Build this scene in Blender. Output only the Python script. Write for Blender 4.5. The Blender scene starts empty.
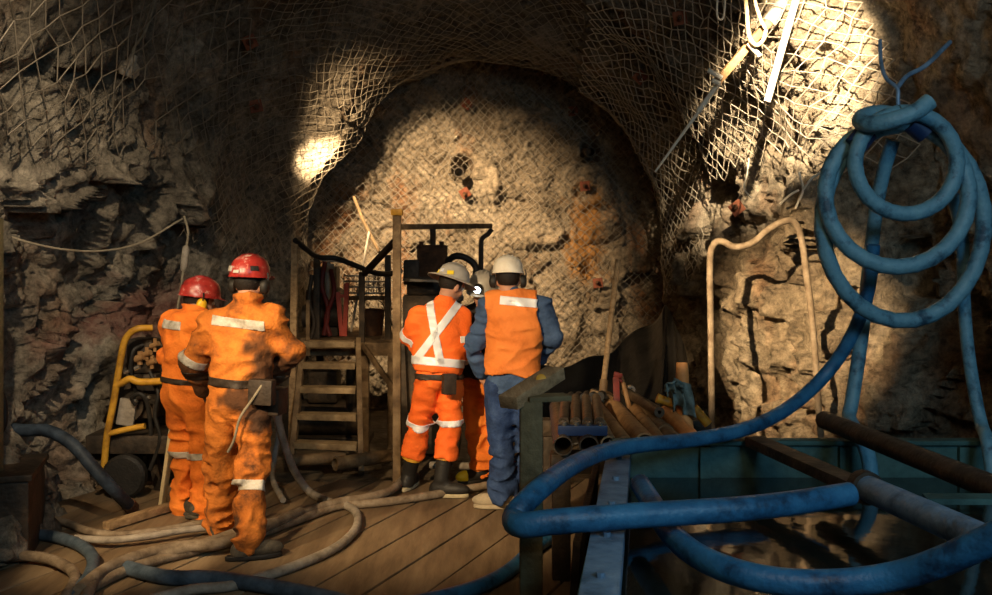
import bpy, bmesh, math, random
import numpy as np
from mathutils import Vector, Matrix

random.seed(7)
SC = bpy.context.scene
COL = SC.collection
F = 950.0          # focal length in pixels of the 992 px wide frame
CAMH = 1.8         # eye height
PX0, PY0 = 496.0, 252.0


def at(px, py, Y):
    """pixel of the photograph at depth Y -> world point"""
    return Vector(((px - PX0) / F * Y, Y, CAMH - (py - PY0) / F * Y))


# ------------------------------------------------------------------ camera
cd = bpy.data.cameras.new('camera')
cam = bpy.data.objects.new('camera', cd)
COL.objects.link(cam)
cam.location = (0, 0, CAMH)
cam.rotation_euler = (math.pi / 2, 0, 0)
cd.sensor_fit = 'HORIZONTAL'
cd.sensor_width = 36
cd.lens = 36 * F / 992
cd.shift_y = -(297.5 - PY0) / 992
cd.clip_start = 0.05
SC.camera = cam
SC.view_settings.view_transform = 'Standard'
SC.view_settings.look = 'None'
SC.view_settings.gamma = 1
SC.view_settings.exposure = 0.0


# ------------------------------------------------------------------ noise
def _hash(ix, iy, iz, seed):
    h = (ix * 374761393 + iy * 668265263 + iz * 2147483647 + seed * 974634777) & 0xFFFFFFFF
    h = ((h ^ (h >> 13)) * 1274126177) & 0xFFFFFFFF
    h = ((h ^ (h >> 16)) * 2246822519) & 0xFFFFFFFF
    h = (h ^ (h >> 15)) & 0xFFFFFFFF
    return h / 4294967295.0


def vnoise(p, seed=0):
    """smooth value noise in -1..1, p (N,3)"""
    i = np.floor(p).astype(np.int64)
    f = p - i
    f = f * f * f * (f * (f * 6 - 15) + 10)
    r = 0
    for dx in (0, 1):
        wx = f[:, 0] if dx else 1 - f[:, 0]
        for dy in (0, 1):
            wy = f[:, 1] if dy else 1 - f[:, 1]
            for dz in (0, 1):
                wz = f[:, 2] if dz else 1 - f[:, 2]
                r = r + wx * wy * wz * _hash(i[:, 0] + dx, i[:, 1] + dy, i[:, 2] + dz, seed)
    return r * 2 - 1


def fbm(p, octv=4, seed=0, gain=0.5):
    a, s, t = 1.0, 0, 0
    q = np.array(p, float)
    for k in range(octv):
        s = s + a * vnoise(q, seed + k * 17)
        t += a
        a *= gain
        q = q * 2.03 + 11.7
    return s / t


def facets(p, seed=0):
    """blocky broken rock: every cell is a tilted flat face, about -1..1"""
    i = np.floor(p).astype(np.int64)
    best = np.full(len(p), 1e9)
    val = np.zeros(len(p))
    for dx in (-1, 0, 1):
        for dy in (-1, 0, 1):
            for dz in (-1, 0, 1):
                cx, cy, cz = i[:, 0] + dx, i[:, 1] + dy, i[:, 2] + dz
                c = np.stack([cx + _hash(cx, cy, cz, seed + 1), cy + _hash(cx, cy, cz, seed + 2),
                              cz + _hash(cx, cy, cz, seed + 3)], 1)
                d = p - c
                dd = (d * d).sum(1)
                m = dd < best
                if not m.any():
                    continue
                best[m] = dd[m]
                g = np.stack([_hash(cx, cy, cz, seed + 4), _hash(cx, cy, cz, seed + 5),
                              _hash(cx, cy, cz, seed + 6)], 1)[m] * 2 - 1
                val[m] = (_hash(cx, cy, cz, seed + 7)[m] * 2 - 1) * 0.7 + (g * d[m]).sum(1) * 0.9
    return val


# ------------------------------------------------------------------ meshes
def link(name, me, mat=None, parent=None, smooth=True):
    o = bpy.data.objects.new(name, me)
    COL.objects.link(o)
    if mat is not None:
        for m in (mat if isinstance(mat, (list, tuple)) else [mat]):
            me.materials.append(m)
    if parent is not None:
        o.parent = parent
    if smooth and len(me.polygons):
        me.polygons.foreach_set('use_smooth', np.ones(len(me.polygons), bool))
    return o


def np_mesh(name, V, Q, mat=None, parent=None, smooth=True):
    """mesh from arrays: V (n,3), Q (m,3 or 4)"""
    me = bpy.data.meshes.new(name)
    V = np.asarray(V, np.float32)
    Q = np.asarray(Q, np.int32)
    me.vertices.add(len(V))
    me.vertices.foreach_set('co', V.ravel())
    k = Q.shape[1]
    me.loops.add(Q.size)
    me.loops.foreach_set('vertex_index', Q.ravel())
    me.polygons.add(len(Q))
    me.polygons.foreach_set('loop_start', np.arange(0, Q.size, k, dtype=np.int32))
    me.update(calc_edges=True)
    me.validate()
    return link(name, me, mat, parent, smooth)


def tag(o, label=None, cat=None, group=None, kind=None):
    if label:
        o['label'] = label
    if cat:
        o['category'] = cat
    if group:
        o['group'] = group
    if kind:
        o['kind'] = kind
    return o


def empty(name, loc, label, cat, group=None, rz=0):
    o = bpy.data.objects.new(name, None)
    COL.objects.link(o)
    o.location = loc
    o.rotation_euler = (0, 0, rz)
    o.empty_display_size = 0.1
    return tag(o, label, cat, group)


def smooth_path(pts, n=8):
    """Catmull-Rom through the points"""
    P = [Vector(p) for p in pts]
    if len(P) < 3:
        return [P[0].lerp(P[-1], t / n) for t in range(n + 1)]
    P = [2 * P[0] - P[1]] + P + [2 * P[-1] - P[-2]]
    out = []
    for i in range(1, len(P) - 2):
        a, b, c, d = P[i - 1:i + 3]
        for k in range(n):
            t = k / n
            out.append(0.5 * ((2 * b) + (c - a) * t + (2 * a - 5 * b + 4 * c - d) * t * t + (3 * b - a - 3 * c + d) * t ** 3))
    out.append(P[-2])
    return out


class MB:
    """collects shapes into one mesh"""

    def __init__(self):
        self.bm = bmesh.new()

    def _quad_ring(self, rings, cap=True, close=False):
        bm = self.bm
        n = len(rings[0])
        R = [[bm.verts.new(v) for v in r] for r in rings]
        for a, b in zip(R[:-1], R[1:]):
            for i in range(n):
                bm.faces.new((a[i], a[(i + 1) % n], b[(i + 1) % n], b[i]))
        if close:
            a, b = R[-1], R[0]
            for i in range(n):
                bm.faces.new((a[i], a[(i + 1) % n], b[(i + 1) % n], b[i]))
        elif cap:
            bm.faces.new(list(reversed(R[0])))
            bm.faces.new(R[-1])
        return R

    def box(self, c, size, rot=None, bevel=0.0):
        c = Vector(c)
        sx, sy, sz = [s / 2 for s in size]
        M = rot if rot is not None else Matrix.Identity(3)
        if isinstance(M, (int, float)):
            M = Matrix.Rotation(M, 3, 'Z')
        vs = [self.bm.verts.new(c + M @ Vector((x * sx, y * sy, z * sz))) for x in (-1, 1) for y in (-1, 1) for z in (-1, 1)]
        fs = []
        for f in ((0, 1, 3, 2), (4, 6, 7, 5), (0, 4, 5, 1), (2, 3, 7, 6), (0, 2, 6, 4), (1, 5, 7, 3)):
            fs.append(self.bm.faces.new([vs[i] for i in f]))
        if bevel > 0:
            es = list({e for f in fs for e in f.edges})
            bmesh.ops.bevel(self.bm, geom=es, offset=bevel, segments=2, affect='EDGES', profile=0.6)
        return self

    def bar(self, a, b, w, h=None, up=(0, 0, 1), bevel=0.0):
        """rectangular bar from a to b, w across, h along up"""
        a, b = Vector(a), Vector(b)
        h = h or w
        y = (b - a)
        L = y.length
        y.normalize()
        z = Vector(up) - y * y.dot(Vector(up))
        if z.length < 1e-4:
            z = Vector((1, 0, 0)) - y * y.x
        z.normalize()
        x = y.cross(z)
        M = Matrix((x, y, z)).transposed()
        return self.box((a + b) / 2, (w, L, h), M, bevel)

    def tube(self, pts, r, n=10, r2=None, cap=True, close=False, rf=None):
        P = [Vector(p) for p in pts]
        N = len(P)
        rings = []
        t0 = (P[1] - P[0]).normalized()
        nrm = t0.orthogonal().normalized()
        for i in range(N):
            if close:
                t = (P[(i + 1) % N] - P[i - 1])
            else:
                t = P[min(i + 1, N - 1)] - P[max(i - 1, 0)]
            if t.length < 1e-9:
                t = t0
            t.normalize()
            nrm = nrm - t * nrm.dot(t)
            if nrm.length < 1e-6:
                nrm = t.orthogonal()
            nrm.normalize()
            bi = t.cross(nrm)
            rr = r if r2 is None else r + (r2 - r) * i / (N - 1)
            if rf:
                rr = rf(i / (N - 1), rr)
            rings.append([P[i] + (nrm * math.cos(2 * math.pi * k / n) + bi * math.sin(2 * math.pi * k / n)) * rr for k in range(n)])
        self._quad_ring(rings, cap, close)
        return self

    def cyl(self, a, b, r, n=14, r2=None):
        return self.tube([a, b], r, n, r2)

    def pipe(self, a, b, r, ri, n=16):
        """hollow pipe"""
        a, b = Vector(a), Vector(b)
        t = (b - a).normalized()
        x = t.orthogonal().normalized()
        y = t.cross(x)

        def ring(c, rr):
            return [c + (x * math.cos(2 * math.pi * k / n) + y * math.sin(2 * math.pi * k / n)) * rr for k in range(n)]
        self._quad_ring([ring(a, ri), ring(a, r), ring(b, r), ring(b, ri)], cap=False, close=True)
        return self

    def lathe(self, prof, c=(0, 0, 0), n=24, M=None, sx=1, sy=1):
        """profile list of (r,z); closed with caps if r>0"""
        c = Vector(c)
        M = M or Matrix.Identity(3)
        rings = [[c + M @ Vector((r * sx * math.cos(2 * math.pi * k / n), r * sy * math.sin(2 * math.pi * k / n), z)) for k in range(n)] for r, z in prof]
        self._quad_ring(rings)
        return self

    def poly(self, pts, d):
        """extrude polygon by vector d"""
        A = [self.bm.verts.new(Vector(p)) for p in pts]
        B = [self.bm.verts.new(Vector(p) + Vector(d)) for p in pts]
        n = len(A)
        self.bm.faces.new(list(reversed(A)))
        self.bm.faces.new(B)
        for i in range(n):
            self.bm.faces.new((A[i], A[(i + 1) % n], B[(i + 1) % n], B[i]))
        return self

    def build(self, name, mat, parent=None, smooth=False, label=None):
        bmesh.ops.recalc_face_normals(self.bm, faces=self.bm.faces)
        me = bpy.data.meshes.new(name)
        self.bm.to_mesh(me)
        self.bm.free()
        o = link(name, me, mat, parent, False)
        if smooth:
            me.polygons.foreach_set('use_smooth', np.ones(len(me.polygons), bool))
            try:
                me.set_sharp_from_angle(angle=math.radians(42))
            except Exception:
                pass
        if label:
            o['label'] = label
        if parent is not None and parent.type == 'EMPTY':
            # shapes are given in world space; keep them there
            o.matrix_parent_inverse = (Matrix.Translation(parent.location) @ parent.rotation_euler.to_matrix().to_4x4()).inverted()
        return o


def hose_obj(name, pts, r, mat, label=None, cat=None, group=None, n=12, sub=8, parent=None, rf=None):
    m = MB()
    m.tube(smooth_path(pts, sub), r, n, rf=rf)
    o = m.build(name, mat, parent, smooth=True)
    return tag(o, label, cat, group)


# ------------------------------------------------------------------ materials
def mat_new(name):
    m = bpy.data.materials.new(name)
    m.use_nodes = True
    nt = m.node_tree
    b = nt.nodes['Principled BSDF']
    return m, nt, b


def mixmat(name, cols, scale=6.0, rough=0.8, bump=0.2, bscale=30.0, metal=0.0, detail=6, spec=0.3, stretch=(1, 1, 1), pos=None, dist=0.02):
    """noise ramp between colours plus noise bump"""
    m, nt, b = mat_new(name)
    N, L = nt.nodes, nt.links
    tc = N.new('ShaderNodeTexCoord')
    mp = N.new('ShaderNodeMapping')
    mp.inputs['Scale'].default_value = stretch
    L.new(tc.outputs['Object'], mp.inputs['Vector'])
    nz = N.new('ShaderNodeTexNoise')
    nz.inputs['Scale'].default_value = scale
    nz.inputs['Detail'].default_value = detail
    nz.inputs['Roughness'].default_value = 0.65
    L.new(mp.outputs['Vector'], nz.inputs['Vector'])
    rp = N.new('ShaderNodeValToRGB')
    el = rp.color_ramp.elements
    k = len(cols)
    pos = pos or [0.3 + 0.4 * i / max(k - 1, 1) for i in range(k)]
    while len(el) < k:
        el.new(0.5)
    for i, c in enumerate(cols):
        el[i].position = pos[i]
        el[i].color = (*c, 1)
    L.new(nz.outputs['Fac'], rp.inputs['Fac'])
    L.new(rp.outputs['Color'], b.inputs['Base Color'])
    b.inputs['Roughness'].default_value = rough
    b.inputs['Metallic'].default_value = metal
    b.inputs['Specular IOR Level'].default_value = spec
    if bump:
        n2 = N.new('ShaderNodeTexNoise')
        n2.inputs['Scale'].default_value = bscale
        n2.inputs['Detail'].default_value = 5
        L.new(mp.outputs['Vector'], n2.inputs['Vector'])
        bp = N.new('ShaderNodeBump')
        bp.inputs['Strength'].default_value = bump
        bp.inputs['Distance'].default_value = dist
        L.new(n2.outputs['Fac'], bp.inputs['Height'])
        L.new(bp.outputs['Normal'], b.inputs['Normal'])
    return m


def rockmat(name, cols, rust=0.35, bump=0.8, bscale=9.0):
    m = mixmat(name, cols, scale=1.6, rough=0.85, bump=0, detail=9, spec=0.25)
    nt = m.node_tree
    N, L = nt.nodes, nt.links
    b = N['Principled BSDF']
    tc = [n for n in N if n.type == 'TEX_COORD'][0]
    # rusty stains running down
    mp = N.new('ShaderNodeMapping')
    mp.inputs['Scale'].default_value = (2.2, 2.2, 0.7)
    L.new(tc.outputs['Object'], mp.inputs['Vector'])
    nz = N.new('ShaderNodeTexNoise')
    nz.inputs['Scale'].default_value = 0.9
    nz.inputs['Detail'].default_value = 6
    L.new(mp.outputs['Vector'], nz.inputs['Vector'])
    mr = N.new('ShaderNodeMapRange')
    mr.inputs['From Min'].default_value = 0.56
    mr.inputs['From Max'].default_value = 0.72
    mr.inputs['To Max'].default_value = rust
    L.new(nz.outputs['Fac'], mr.inputs['Value'])
    mx = N.new('ShaderNodeMix')
    mx.data_type = 'RGBA'
    L.new(mr.outputs['Result'], mx.inputs['Factor'])
    src = b.inputs['Base Color'].links[0].from_socket
    L.new(src, mx.inputs['A'])
    mx.inputs['B'].default_value = (0.24, 0.085, 0.022, 1)
    # dark mineral speckle
    vz = N.new('ShaderNodeTexNoise')
    vz.inputs['Scale'].default_value = 14
    vz.inputs['Detail'].default_value = 8
    vz.inputs['Roughness'].default_value = 0.75
    L.new(tc.outputs['Object'], vz.inputs['Vector'])
    mr2 = N.new('ShaderNodeMapRange')
    mr2.inputs['From Min'].default_value = 0.35
    mr2.inputs['From Max'].default_value = 0.62
    mr2.inputs['To Min'].default_value = 0.35
    mr2.inputs['To Max'].default_value = 1.35
    L.new(vz.outputs['Fac'], mr2.inputs['Value'])
    ml = N.new('ShaderNodeMix')
    ml.data_type = 'RGBA'
    ml.blend_type = 'MULTIPLY'
    ml.inputs['Factor'].default_value = 1
    L.new(mx.outputs['Result'], ml.inputs['A'])
    L.new(mr2.outputs['Result'], ml.inputs['B'])
    L.new(ml.outputs['Result'], b.inputs['Base Color'])
    # bump: broad + fine
    n1 = N.new('ShaderNodeTexNoise')
    n1.inputs['Scale'].default_value = bscale
    n1.inputs['Detail'].default_value = 9
    n1.inputs['Roughness'].default_value = 0.68
    n1.inputs['Distortion'].default_value = 0.6
    L.new(tc.outputs['Object'], n1.inputs['Vector'])
    bp = N.new('ShaderNodeBump')
    bp.inputs['Strength'].default_value = bump
    bp.inputs['Distance'].default_value = 0.13
    L.new(n1.outputs['Fac'], bp.inputs['Height'])
    L.new(bp.outputs['Normal'], b.inputs['Normal'])
    return m


def flat(name, col, rough=0.6, metal=0.0, spec=0.4, em=None, es=0):
    m, nt, b = mat_new(name)
    b.inputs['Base Color'].default_value = (*col, 1)
    b.inputs['Roughness'].default_value = rough
    b.inputs['Metallic'].default_value = metal
    b.inputs['Specular IOR Level'].default_value = spec
    if em:
        b.inputs['Emission Color'].default_value = (*em, 1)
        b.inputs['Emission Strength'].default_value = es
    return m


M = {}
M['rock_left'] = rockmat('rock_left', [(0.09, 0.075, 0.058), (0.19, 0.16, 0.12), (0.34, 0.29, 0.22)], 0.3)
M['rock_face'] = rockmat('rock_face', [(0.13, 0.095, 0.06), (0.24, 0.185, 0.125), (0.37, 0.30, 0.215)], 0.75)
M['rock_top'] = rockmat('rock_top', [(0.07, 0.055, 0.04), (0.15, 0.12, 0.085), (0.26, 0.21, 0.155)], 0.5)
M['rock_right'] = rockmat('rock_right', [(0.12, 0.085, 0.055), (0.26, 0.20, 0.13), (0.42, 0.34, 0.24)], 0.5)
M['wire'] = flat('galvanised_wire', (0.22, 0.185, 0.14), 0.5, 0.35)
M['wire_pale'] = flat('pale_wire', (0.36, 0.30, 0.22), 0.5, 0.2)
M['rust'] = mixmat('rusty_steel', [(0.03, 0.016, 0.010), (0.075, 0.034, 0.016), (0.15, 0.066, 0.027)], 8, 0.8, 0.3, 40, 0.2)
M['rust_red'] = mixmat('rust_red_plate', [(0.08, 0.022, 0.012), (0.15, 0.042, 0.02), (0.20, 0.066, 0.028)], 8, 0.8, 0.3, 40)
M['dark_steel'] = mixmat('dark_oily_steel', [(0.018, 0.014, 0.011), (0.05, 0.037, 0.026), (0.10, 0.066, 0.04)], 7, 0.6, 0.3, 30, 0.4)
M['brown_steel'] = mixmat('muddy_steel', [(0.06, 0.036, 0.018), (0.14, 0.088, 0.044), (0.24, 0.165, 0.088)], 7, 0.7, 0.3, 40, 0.15)
M['tread'] = mixmat('worn_muddy_tread', [(0.10, 0.062, 0.03), (0.23, 0.155, 0.078), (0.34, 0.245, 0.13)], 7, 0.7, 0.3, 40)
M['wood'] = mixmat('weathered_timber', [(0.14, 0.085, 0.04), (0.28, 0.18, 0.09), (0.38, 0.26, 0.14)], 5, 0.8, 0.3, 25, stretch=(6, 0.6, 6))
M['pale_wood'] = mixmat('pale_timber', [(0.45, 0.33, 0.16), (0.62, 0.48, 0.26), (0.68, 0.55, 0.33)], 5, 0.75, 0.2, 25)
M['plank'] = mixmat('deck_plank', [(0.08, 0.050, 0.026), (0.17, 0.112, 0.06), (0.27, 0.19, 0.108)], 1.6, 0.75, 0.35, 10, stretch=(3, 0.5, 3), detail=9)
M['mud'] = mixmat('mud', [(0.04, 0.03, 0.02), (0.09, 0.065, 0.04), (0.14, 0.105, 0.065)], 3, 0.6, 0.6, 12, dist=0.05)
M['yellow'] = mixmat('yellow_paint', [(0.20, 0.085, 0.012), (0.52, 0.26, 0.025), (0.64, 0.35, 0.04)], 7, 0.5, 0.15, 40)
M['orange_cloth'] = mixmat('orange_coverall_cloth', [(0.42, 0.085, 0.012), (0.78, 0.19, 0.022), (0.86, 0.25, 0.035)], 5, 0.85, 0.35, 60, pos=[0.25, 0.45, 0.7])
M['bright_orange'] = mixmat('bright_orange_cloth', [(0.62, 0.085, 0.012), (0.90, 0.145, 0.018), (0.92, 0.17, 0.024)], 5, 0.8, 0.3, 60, pos=[0.2, 0.4, 0.7])
M['dirty_orange'] = mixmat('dirty_orange_cloth', [(0.10, 0.036, 0.011), (0.45, 0.13, 0.018), (0.66, 0.205, 0.03)], 4.5, 0.85, 0.4, 60, pos=[0.34, 0.47, 0.62])


def add_soil_and_shade(m, col):
    """mix in ground-in dirt and painted shade where the mesh carries the attribute 'soil'"""
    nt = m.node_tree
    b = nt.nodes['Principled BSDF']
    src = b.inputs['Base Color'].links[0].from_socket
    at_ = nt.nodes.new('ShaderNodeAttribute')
    at_.attribute_name = 'soil_and_shade'
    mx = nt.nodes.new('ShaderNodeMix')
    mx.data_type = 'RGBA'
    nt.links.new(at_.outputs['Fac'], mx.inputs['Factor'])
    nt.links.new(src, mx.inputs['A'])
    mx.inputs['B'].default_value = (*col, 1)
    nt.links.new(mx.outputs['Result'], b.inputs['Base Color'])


add_soil_and_shade(M['dirty_orange'], (0.05, 0.024, 0.012))
M['vest'] = mixmat('orange_vest_cloth', [(0.55, 0.14, 0.022), (0.74, 0.205, 0.038), (0.79, 0.24, 0.046)], 5, 0.8, 0.25, 50)
M['denim'] = mixmat('blue_denim', [(0.006, 0.015, 0.05), (0.017, 0.040, 0.115), (0.038, 0.072, 0.17)], 9, 0.85, 0.35, 70)
M['blue_shirt'] = mixmat('blue_work_shirt', [(0.02, 0.042, 0.09), (0.042, 0.078, 0.16), (0.065, 0.115, 0.22)], 7, 0.85, 0.3, 60)
M['silver'] = flat('reflective_tape', (0.74, 0.74, 0.76), 0.35, 0.0, 0.6)
M['grey_tape'] = mixmat('dirty_reflective_tape', [(0.22, 0.18, 0.13), (0.46, 0.42, 0.35), (0.62, 0.58, 0.52)], 14, 0.5, 0.2, 60)
M['skin'] = mixmat('skin', [(0.34, 0.16, 0.095), (0.46, 0.23, 0.14), (0.50, 0.26, 0.165)], 8, 0.55, 0.1, 80)
M['hair'] = mixmat('dark_hair', [(0.008, 0.006, 0.005), (0.02, 0.014, 0.01)], 60, 0.6, 0.5, 120)
M['black'] = mixmat('black_rubber', [(0.010, 0.009, 0.008), (0.022, 0.019, 0.016)], 12, 0.55, 0.2, 50)
M['glove'] = mixmat('dark_glove', [(0.015, 0.012, 0.010), (0.04, 0.03, 0.022)], 14, 0.8, 0.3, 70)
M['boot_sole'] = mixmat('pale_boot_sole', [(0.30, 0.25, 0.15), (0.46, 0.39, 0.25)], 14, 0.8, 0.2, 60)
M['boot_mud'] = mixmat('muddy_boot', [(0.02, 0.017, 0.012), (0.06, 0.05, 0.036), (0.11, 0.092, 0.066)], 9, 0.85, 0.3, 50)
M['shoe'] = mixmat('pale_muddy_shoe', [(0.22, 0.18, 0.12), (0.40, 0.33, 0.23)], 10, 0.85, 0.3, 50)
M['red_hat'] = mixmat('red_helmet_shell', [(0.07, 0.010, 0.009), (0.30, 0.022, 0.018), (0.38, 0.036, 0.028), (0.60, 0.42, 0.36)], 13, 0.32, 0.1, 30, spec=0.5, pos=[0.3, 0.45, 0.58, 0.66])
M['white_hat'] = mixmat('white_helmet_shell', [(0.66, 0.57, 0.44), (0.86, 0.79, 0.66), (0.90, 0.84, 0.73)], 7, 0.35, 0.05, 30, spec=0.5)
M['grey_hat'] = mixmat('grey_helmet_shell', [(0.34, 0.31, 0.27), (0.46, 0.43, 0.38), (0.52, 0.48, 0.43)], 7, 0.4, 0.05, 30, spec=0.5)
M['muff'] = flat('yellow_muff', (0.85, 0.50, 0.02), 0.4)
M['hi_yellow'] = flat('yellow_sticker', (0.85, 0.62, 0.02), 0.5)
M['eye'] = flat('eye', (0.6, 0.57, 0.52), 0.3)
M['belt'] = mixmat('dark_leather', [(0.018, 0.012, 0.008), (0.045, 0.03, 0.02)], 20, 0.6, 0.2, 60)
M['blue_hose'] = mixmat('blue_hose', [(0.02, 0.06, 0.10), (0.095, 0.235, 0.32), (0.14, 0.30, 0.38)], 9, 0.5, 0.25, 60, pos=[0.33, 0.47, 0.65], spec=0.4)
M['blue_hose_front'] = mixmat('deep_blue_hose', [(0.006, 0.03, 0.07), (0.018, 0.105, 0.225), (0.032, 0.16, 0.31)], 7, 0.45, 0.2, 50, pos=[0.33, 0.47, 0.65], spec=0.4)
M['dark_hose'] = mixmat('black_blue_hose', [(0.02, 0.03, 0.04), (0.06, 0.085, 0.11), (0.11, 0.14, 0.17)], 9, 0.6, 0.2, 50)
M['suction'] = mixmat('blue_black_rubber', [(0.008, 0.011, 0.016), (0.022, 0.032, 0.046), (0.05, 0.07, 0.095)], 9, 0.6, 0.2, 50)
M['mud_hose'] = mixmat('muddy_hose', [(0.09, 0.06, 0.036), (0.19, 0.14, 0.09), (0.30, 0.235, 0.165)], 9, 0.8, 0.35, 40)
M['grey_hose'] = mixmat('grey_hose', [(0.14, 0.11, 0.08), (0.26, 0.22, 0.17), (0.36, 0.31, 0.25)], 9, 0.7, 0.3, 40)
M['blue_tape'] = flat('dark_blue_tape', (0.012, 0.03, 0.09), 0.5)
M['teal'] = mixmat('teal_tank_paint', [(0.012, 0.036, 0.037), (0.033, 0.085, 0.083), (0.055, 0.13, 0.125)], 5, 0.65, 0.3, 25)
M['blue_steel'] = mixmat('blue_grey_steel', [(0.04, 0.075, 0.12), (0.13, 0.22, 0.33), (0.21, 0.32, 0.44)], 7, 0.5, 0.3, 30, 0.2)
M['pipe_brown'] = mixmat('brown_pipe', [(0.13, 0.065, 0.025), (0.28, 0.15, 0.06), (0.38, 0.225, 0.10)], 8, 0.65, 0.25, 40, 0.1)
M['pipe_dark'] = mixmat('dark_pipe', [(0.03, 0.022, 0.015), (0.085, 0.06, 0.038), (0.16, 0.115, 0.07)], 8, 0.45, 0.25, 40, 0.5)
M['chrome'] = flat('bright_steel', (0.62, 0.58, 0.52), 0.25, 0.9)
M['tarp'] = mixmat('black_plastic_sheet', [(0.008, 0.007, 0.006), (0.018, 0.015, 0.012)], 5, 0.5, 0.3, 18, spec=0.3)
M['rag'] = mixmat('teal_rag', [(0.05, 0.085, 0.088), (0.15, 0.215, 0.21), (0.24, 0.31, 0.295)], 9, 0.9, 0.4, 50)
M['red_paint'] = mixmat('red_paint', [(0.20, 0.012, 0.008), (0.42, 0.03, 0.02)], 9, 0.5, 0.2, 40)
M['dark_red'] = mixmat('dark_red_hose', [(0.05, 0.008, 0.006), (0.16, 0.02, 0.014)], 9, 0.6, 0.2, 40)
M['worn_red'] = mixmat('worn_red_paint', [(0.06, 0.012, 0.008), (0.22, 0.03, 0.02)], 14, 0.6, 0.2, 40)
M['pink_red'] = mixmat('faded_red_paint', [(0.42, 0.06, 0.04), (0.62, 0.13, 0.09)], 9, 0.6, 0.2, 40)
M['orange_pipe'] = mixmat('orange_painted_pipe', [(0.52, 0.20, 0.05), (0.72, 0.34, 0.12)], 9, 0.6, 0.2, 40)
M['white_pvc'] = mixmat('dusty_white_plastic', [(0.50, 0.44, 0.34), (0.68, 0.61, 0.49)], 8, 0.6, 0.1, 40)
M['cable'] = mixmat('dusty_cable', [(0.16, 0.13, 0.085), (0.28, 0.235, 0.165)], 9, 0.8, 0.2, 60)
M['lens'] = flat('lamp_lens', (0.9, 0.95, 1.0), 0.2, em=(0.72, 0.9, 1.0), es=12)
M['hot'] = flat('lamp_glass', (1, 0.9, 0.7), 0.2, em=(1.0, 0.72, 0.40), es=6)

M['olive'] = mixmat('olive_post', [(0.05, 0.040, 0.018), (0.10, 0.080, 0.038), (0.15, 0.12, 0.06)], 7, 0.75, 0.4, 40)
# water: dark, mirror-like
m_, nt_, b_ = mat_new('murky_water')
b_.inputs['Base Color'].default_value = (0.010, 0.013, 0.011, 1)
b_.inputs['Roughness'].default_value = 0.06
b_.inputs['Specular IOR Level'].default_value = 0.9
b_.inputs['IOR'].default_value = 1.6
_t = nt_.nodes.new('ShaderNodeTexCoord')
_n = nt_.nodes.new('ShaderNodeTexNoise')
_n.inputs['Scale'].default_value = 5
_n.inputs['Detail'].default_value = 3
_bp = nt_.nodes.new('ShaderNodeBump')
_bp.inputs['Strength'].default_value = 0.08
_bp.inputs['Distance'].default_value = 0.02
nt_.links.new(_t.outputs['Object'], _n.inputs['Vector'])
nt_.links.new(_n.outputs['Fac'], _bp.inputs['Height'])
nt_.links.new(_bp.outputs['Normal'], b_.inputs['Normal'])
M['water'] = m_
# ================================================================== the cave
def ip(Y, ys, vs):
    return np.interp(Y, ys, vs)


YB = 11.15      # mean depth of the face
YE = 11.75      # the shell runs on a little past it
YT = np.arange(-1.6, YE + 0.0501, 0.05)
NS = 401
PL = ([-1.6, 4, 6, 7, 8, 9, 9.7, 10.2, 10.6, 11.2], [-3.5, -3.5, -3.4, -3.25, -2.95, -2.6, -2.38, -2.2, -2.28, -2.32])
PR = ([-1.6, 5.5, 6.7, 7.15, 7.5, 8.0, 8.6, 9.0, 9.4, 10.2, 10.6, 11.2], [3.4, 3.4, 3.25, 2.62, 2.5, 2.32, 2.08, 2.16, 2.02, 1.98, 2.1, 2.15])
PT = ([-1.6, 5, 7, 8, 9, 9.7, 10.2, 10.7, 11.2], [5.2, 5.2, 4.9, 4.65, 4.3, 4.02, 3.88, 4.05, 4.15])


def profile(Y):
    l, r, t = ip(Y, *PL), ip(Y, *PR), ip(Y, *PT)
    zs = 1.5
    cx, hw = (l + r) / 2, (r - l) / 2
    th = np.linspace(math.pi, 0, 500)
    n = 2.25
    c, s = np.cos(th), np.sin(th)
    x = cx + hw * np.sign(c) * np.abs(c) ** (2 / n)
    z = zs + (t - zs) * np.abs(s) ** (2 / n)
    lz = np.linspace(-0.15, zs, 60)[:-1]
    x = np.concatenate([np.full(59, l), x, np.full(59, r)])
    z = np.concatenate([lz, z, lz[::-1]])
    d = np.concatenate([[0], np.cumsum(np.hypot(np.diff(x), np.diff(z)))])
    q = np.linspace(0, d[-1], NS)
    return np.interp(q, d, x), np.interp(q, d, z), d[-1]


_X = np.zeros((len(YT), NS))
_Z = np.zeros((len(YT), NS))
PER = np.zeros(len(YT))
for i_, y_ in enumerate(YT):
    _X[i_], _Z[i_], PER[i_] = profile(y_)
_P = np.stack([_X, np.repeat(YT[:, None], NS, 1), _Z], 2)
_N = np.cross(np.gradient(_P, axis=0), np.gradient(_P, axis=1))
_N /= np.linalg.norm(_N, axis=2, keepdims=True) + 1e-9
_c = np.array([0.0, 0.0, 1.8]) + np.stack([np.zeros_like(_X), _P[:, :, 1], np.zeros_like(_X)], 2)
_sg = np.sign(((_c - _P) * _N).sum(2, keepdims=True))
_N *= _sg


def bil(T, s, Y):
    fy = np.clip((Y - YT[0]) / 0.05, 0, len(YT) - 1.001)
    fs = np.clip(s, 0, 1) * (NS - 1)
    fs = np.clip(fs, 0, NS - 1.001)
    iy, js = fy.astype(int), fs.astype(int)
    a, b = (fy - iy)[:, None], (fs - js)[:, None]
    return (T[iy, js] * (1 - a) * (1 - b) + T[iy + 1, js] * a * (1 - b) + T[iy, js + 1] * (1 - a) * b + T[iy + 1, js + 1] * a * b)


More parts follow.
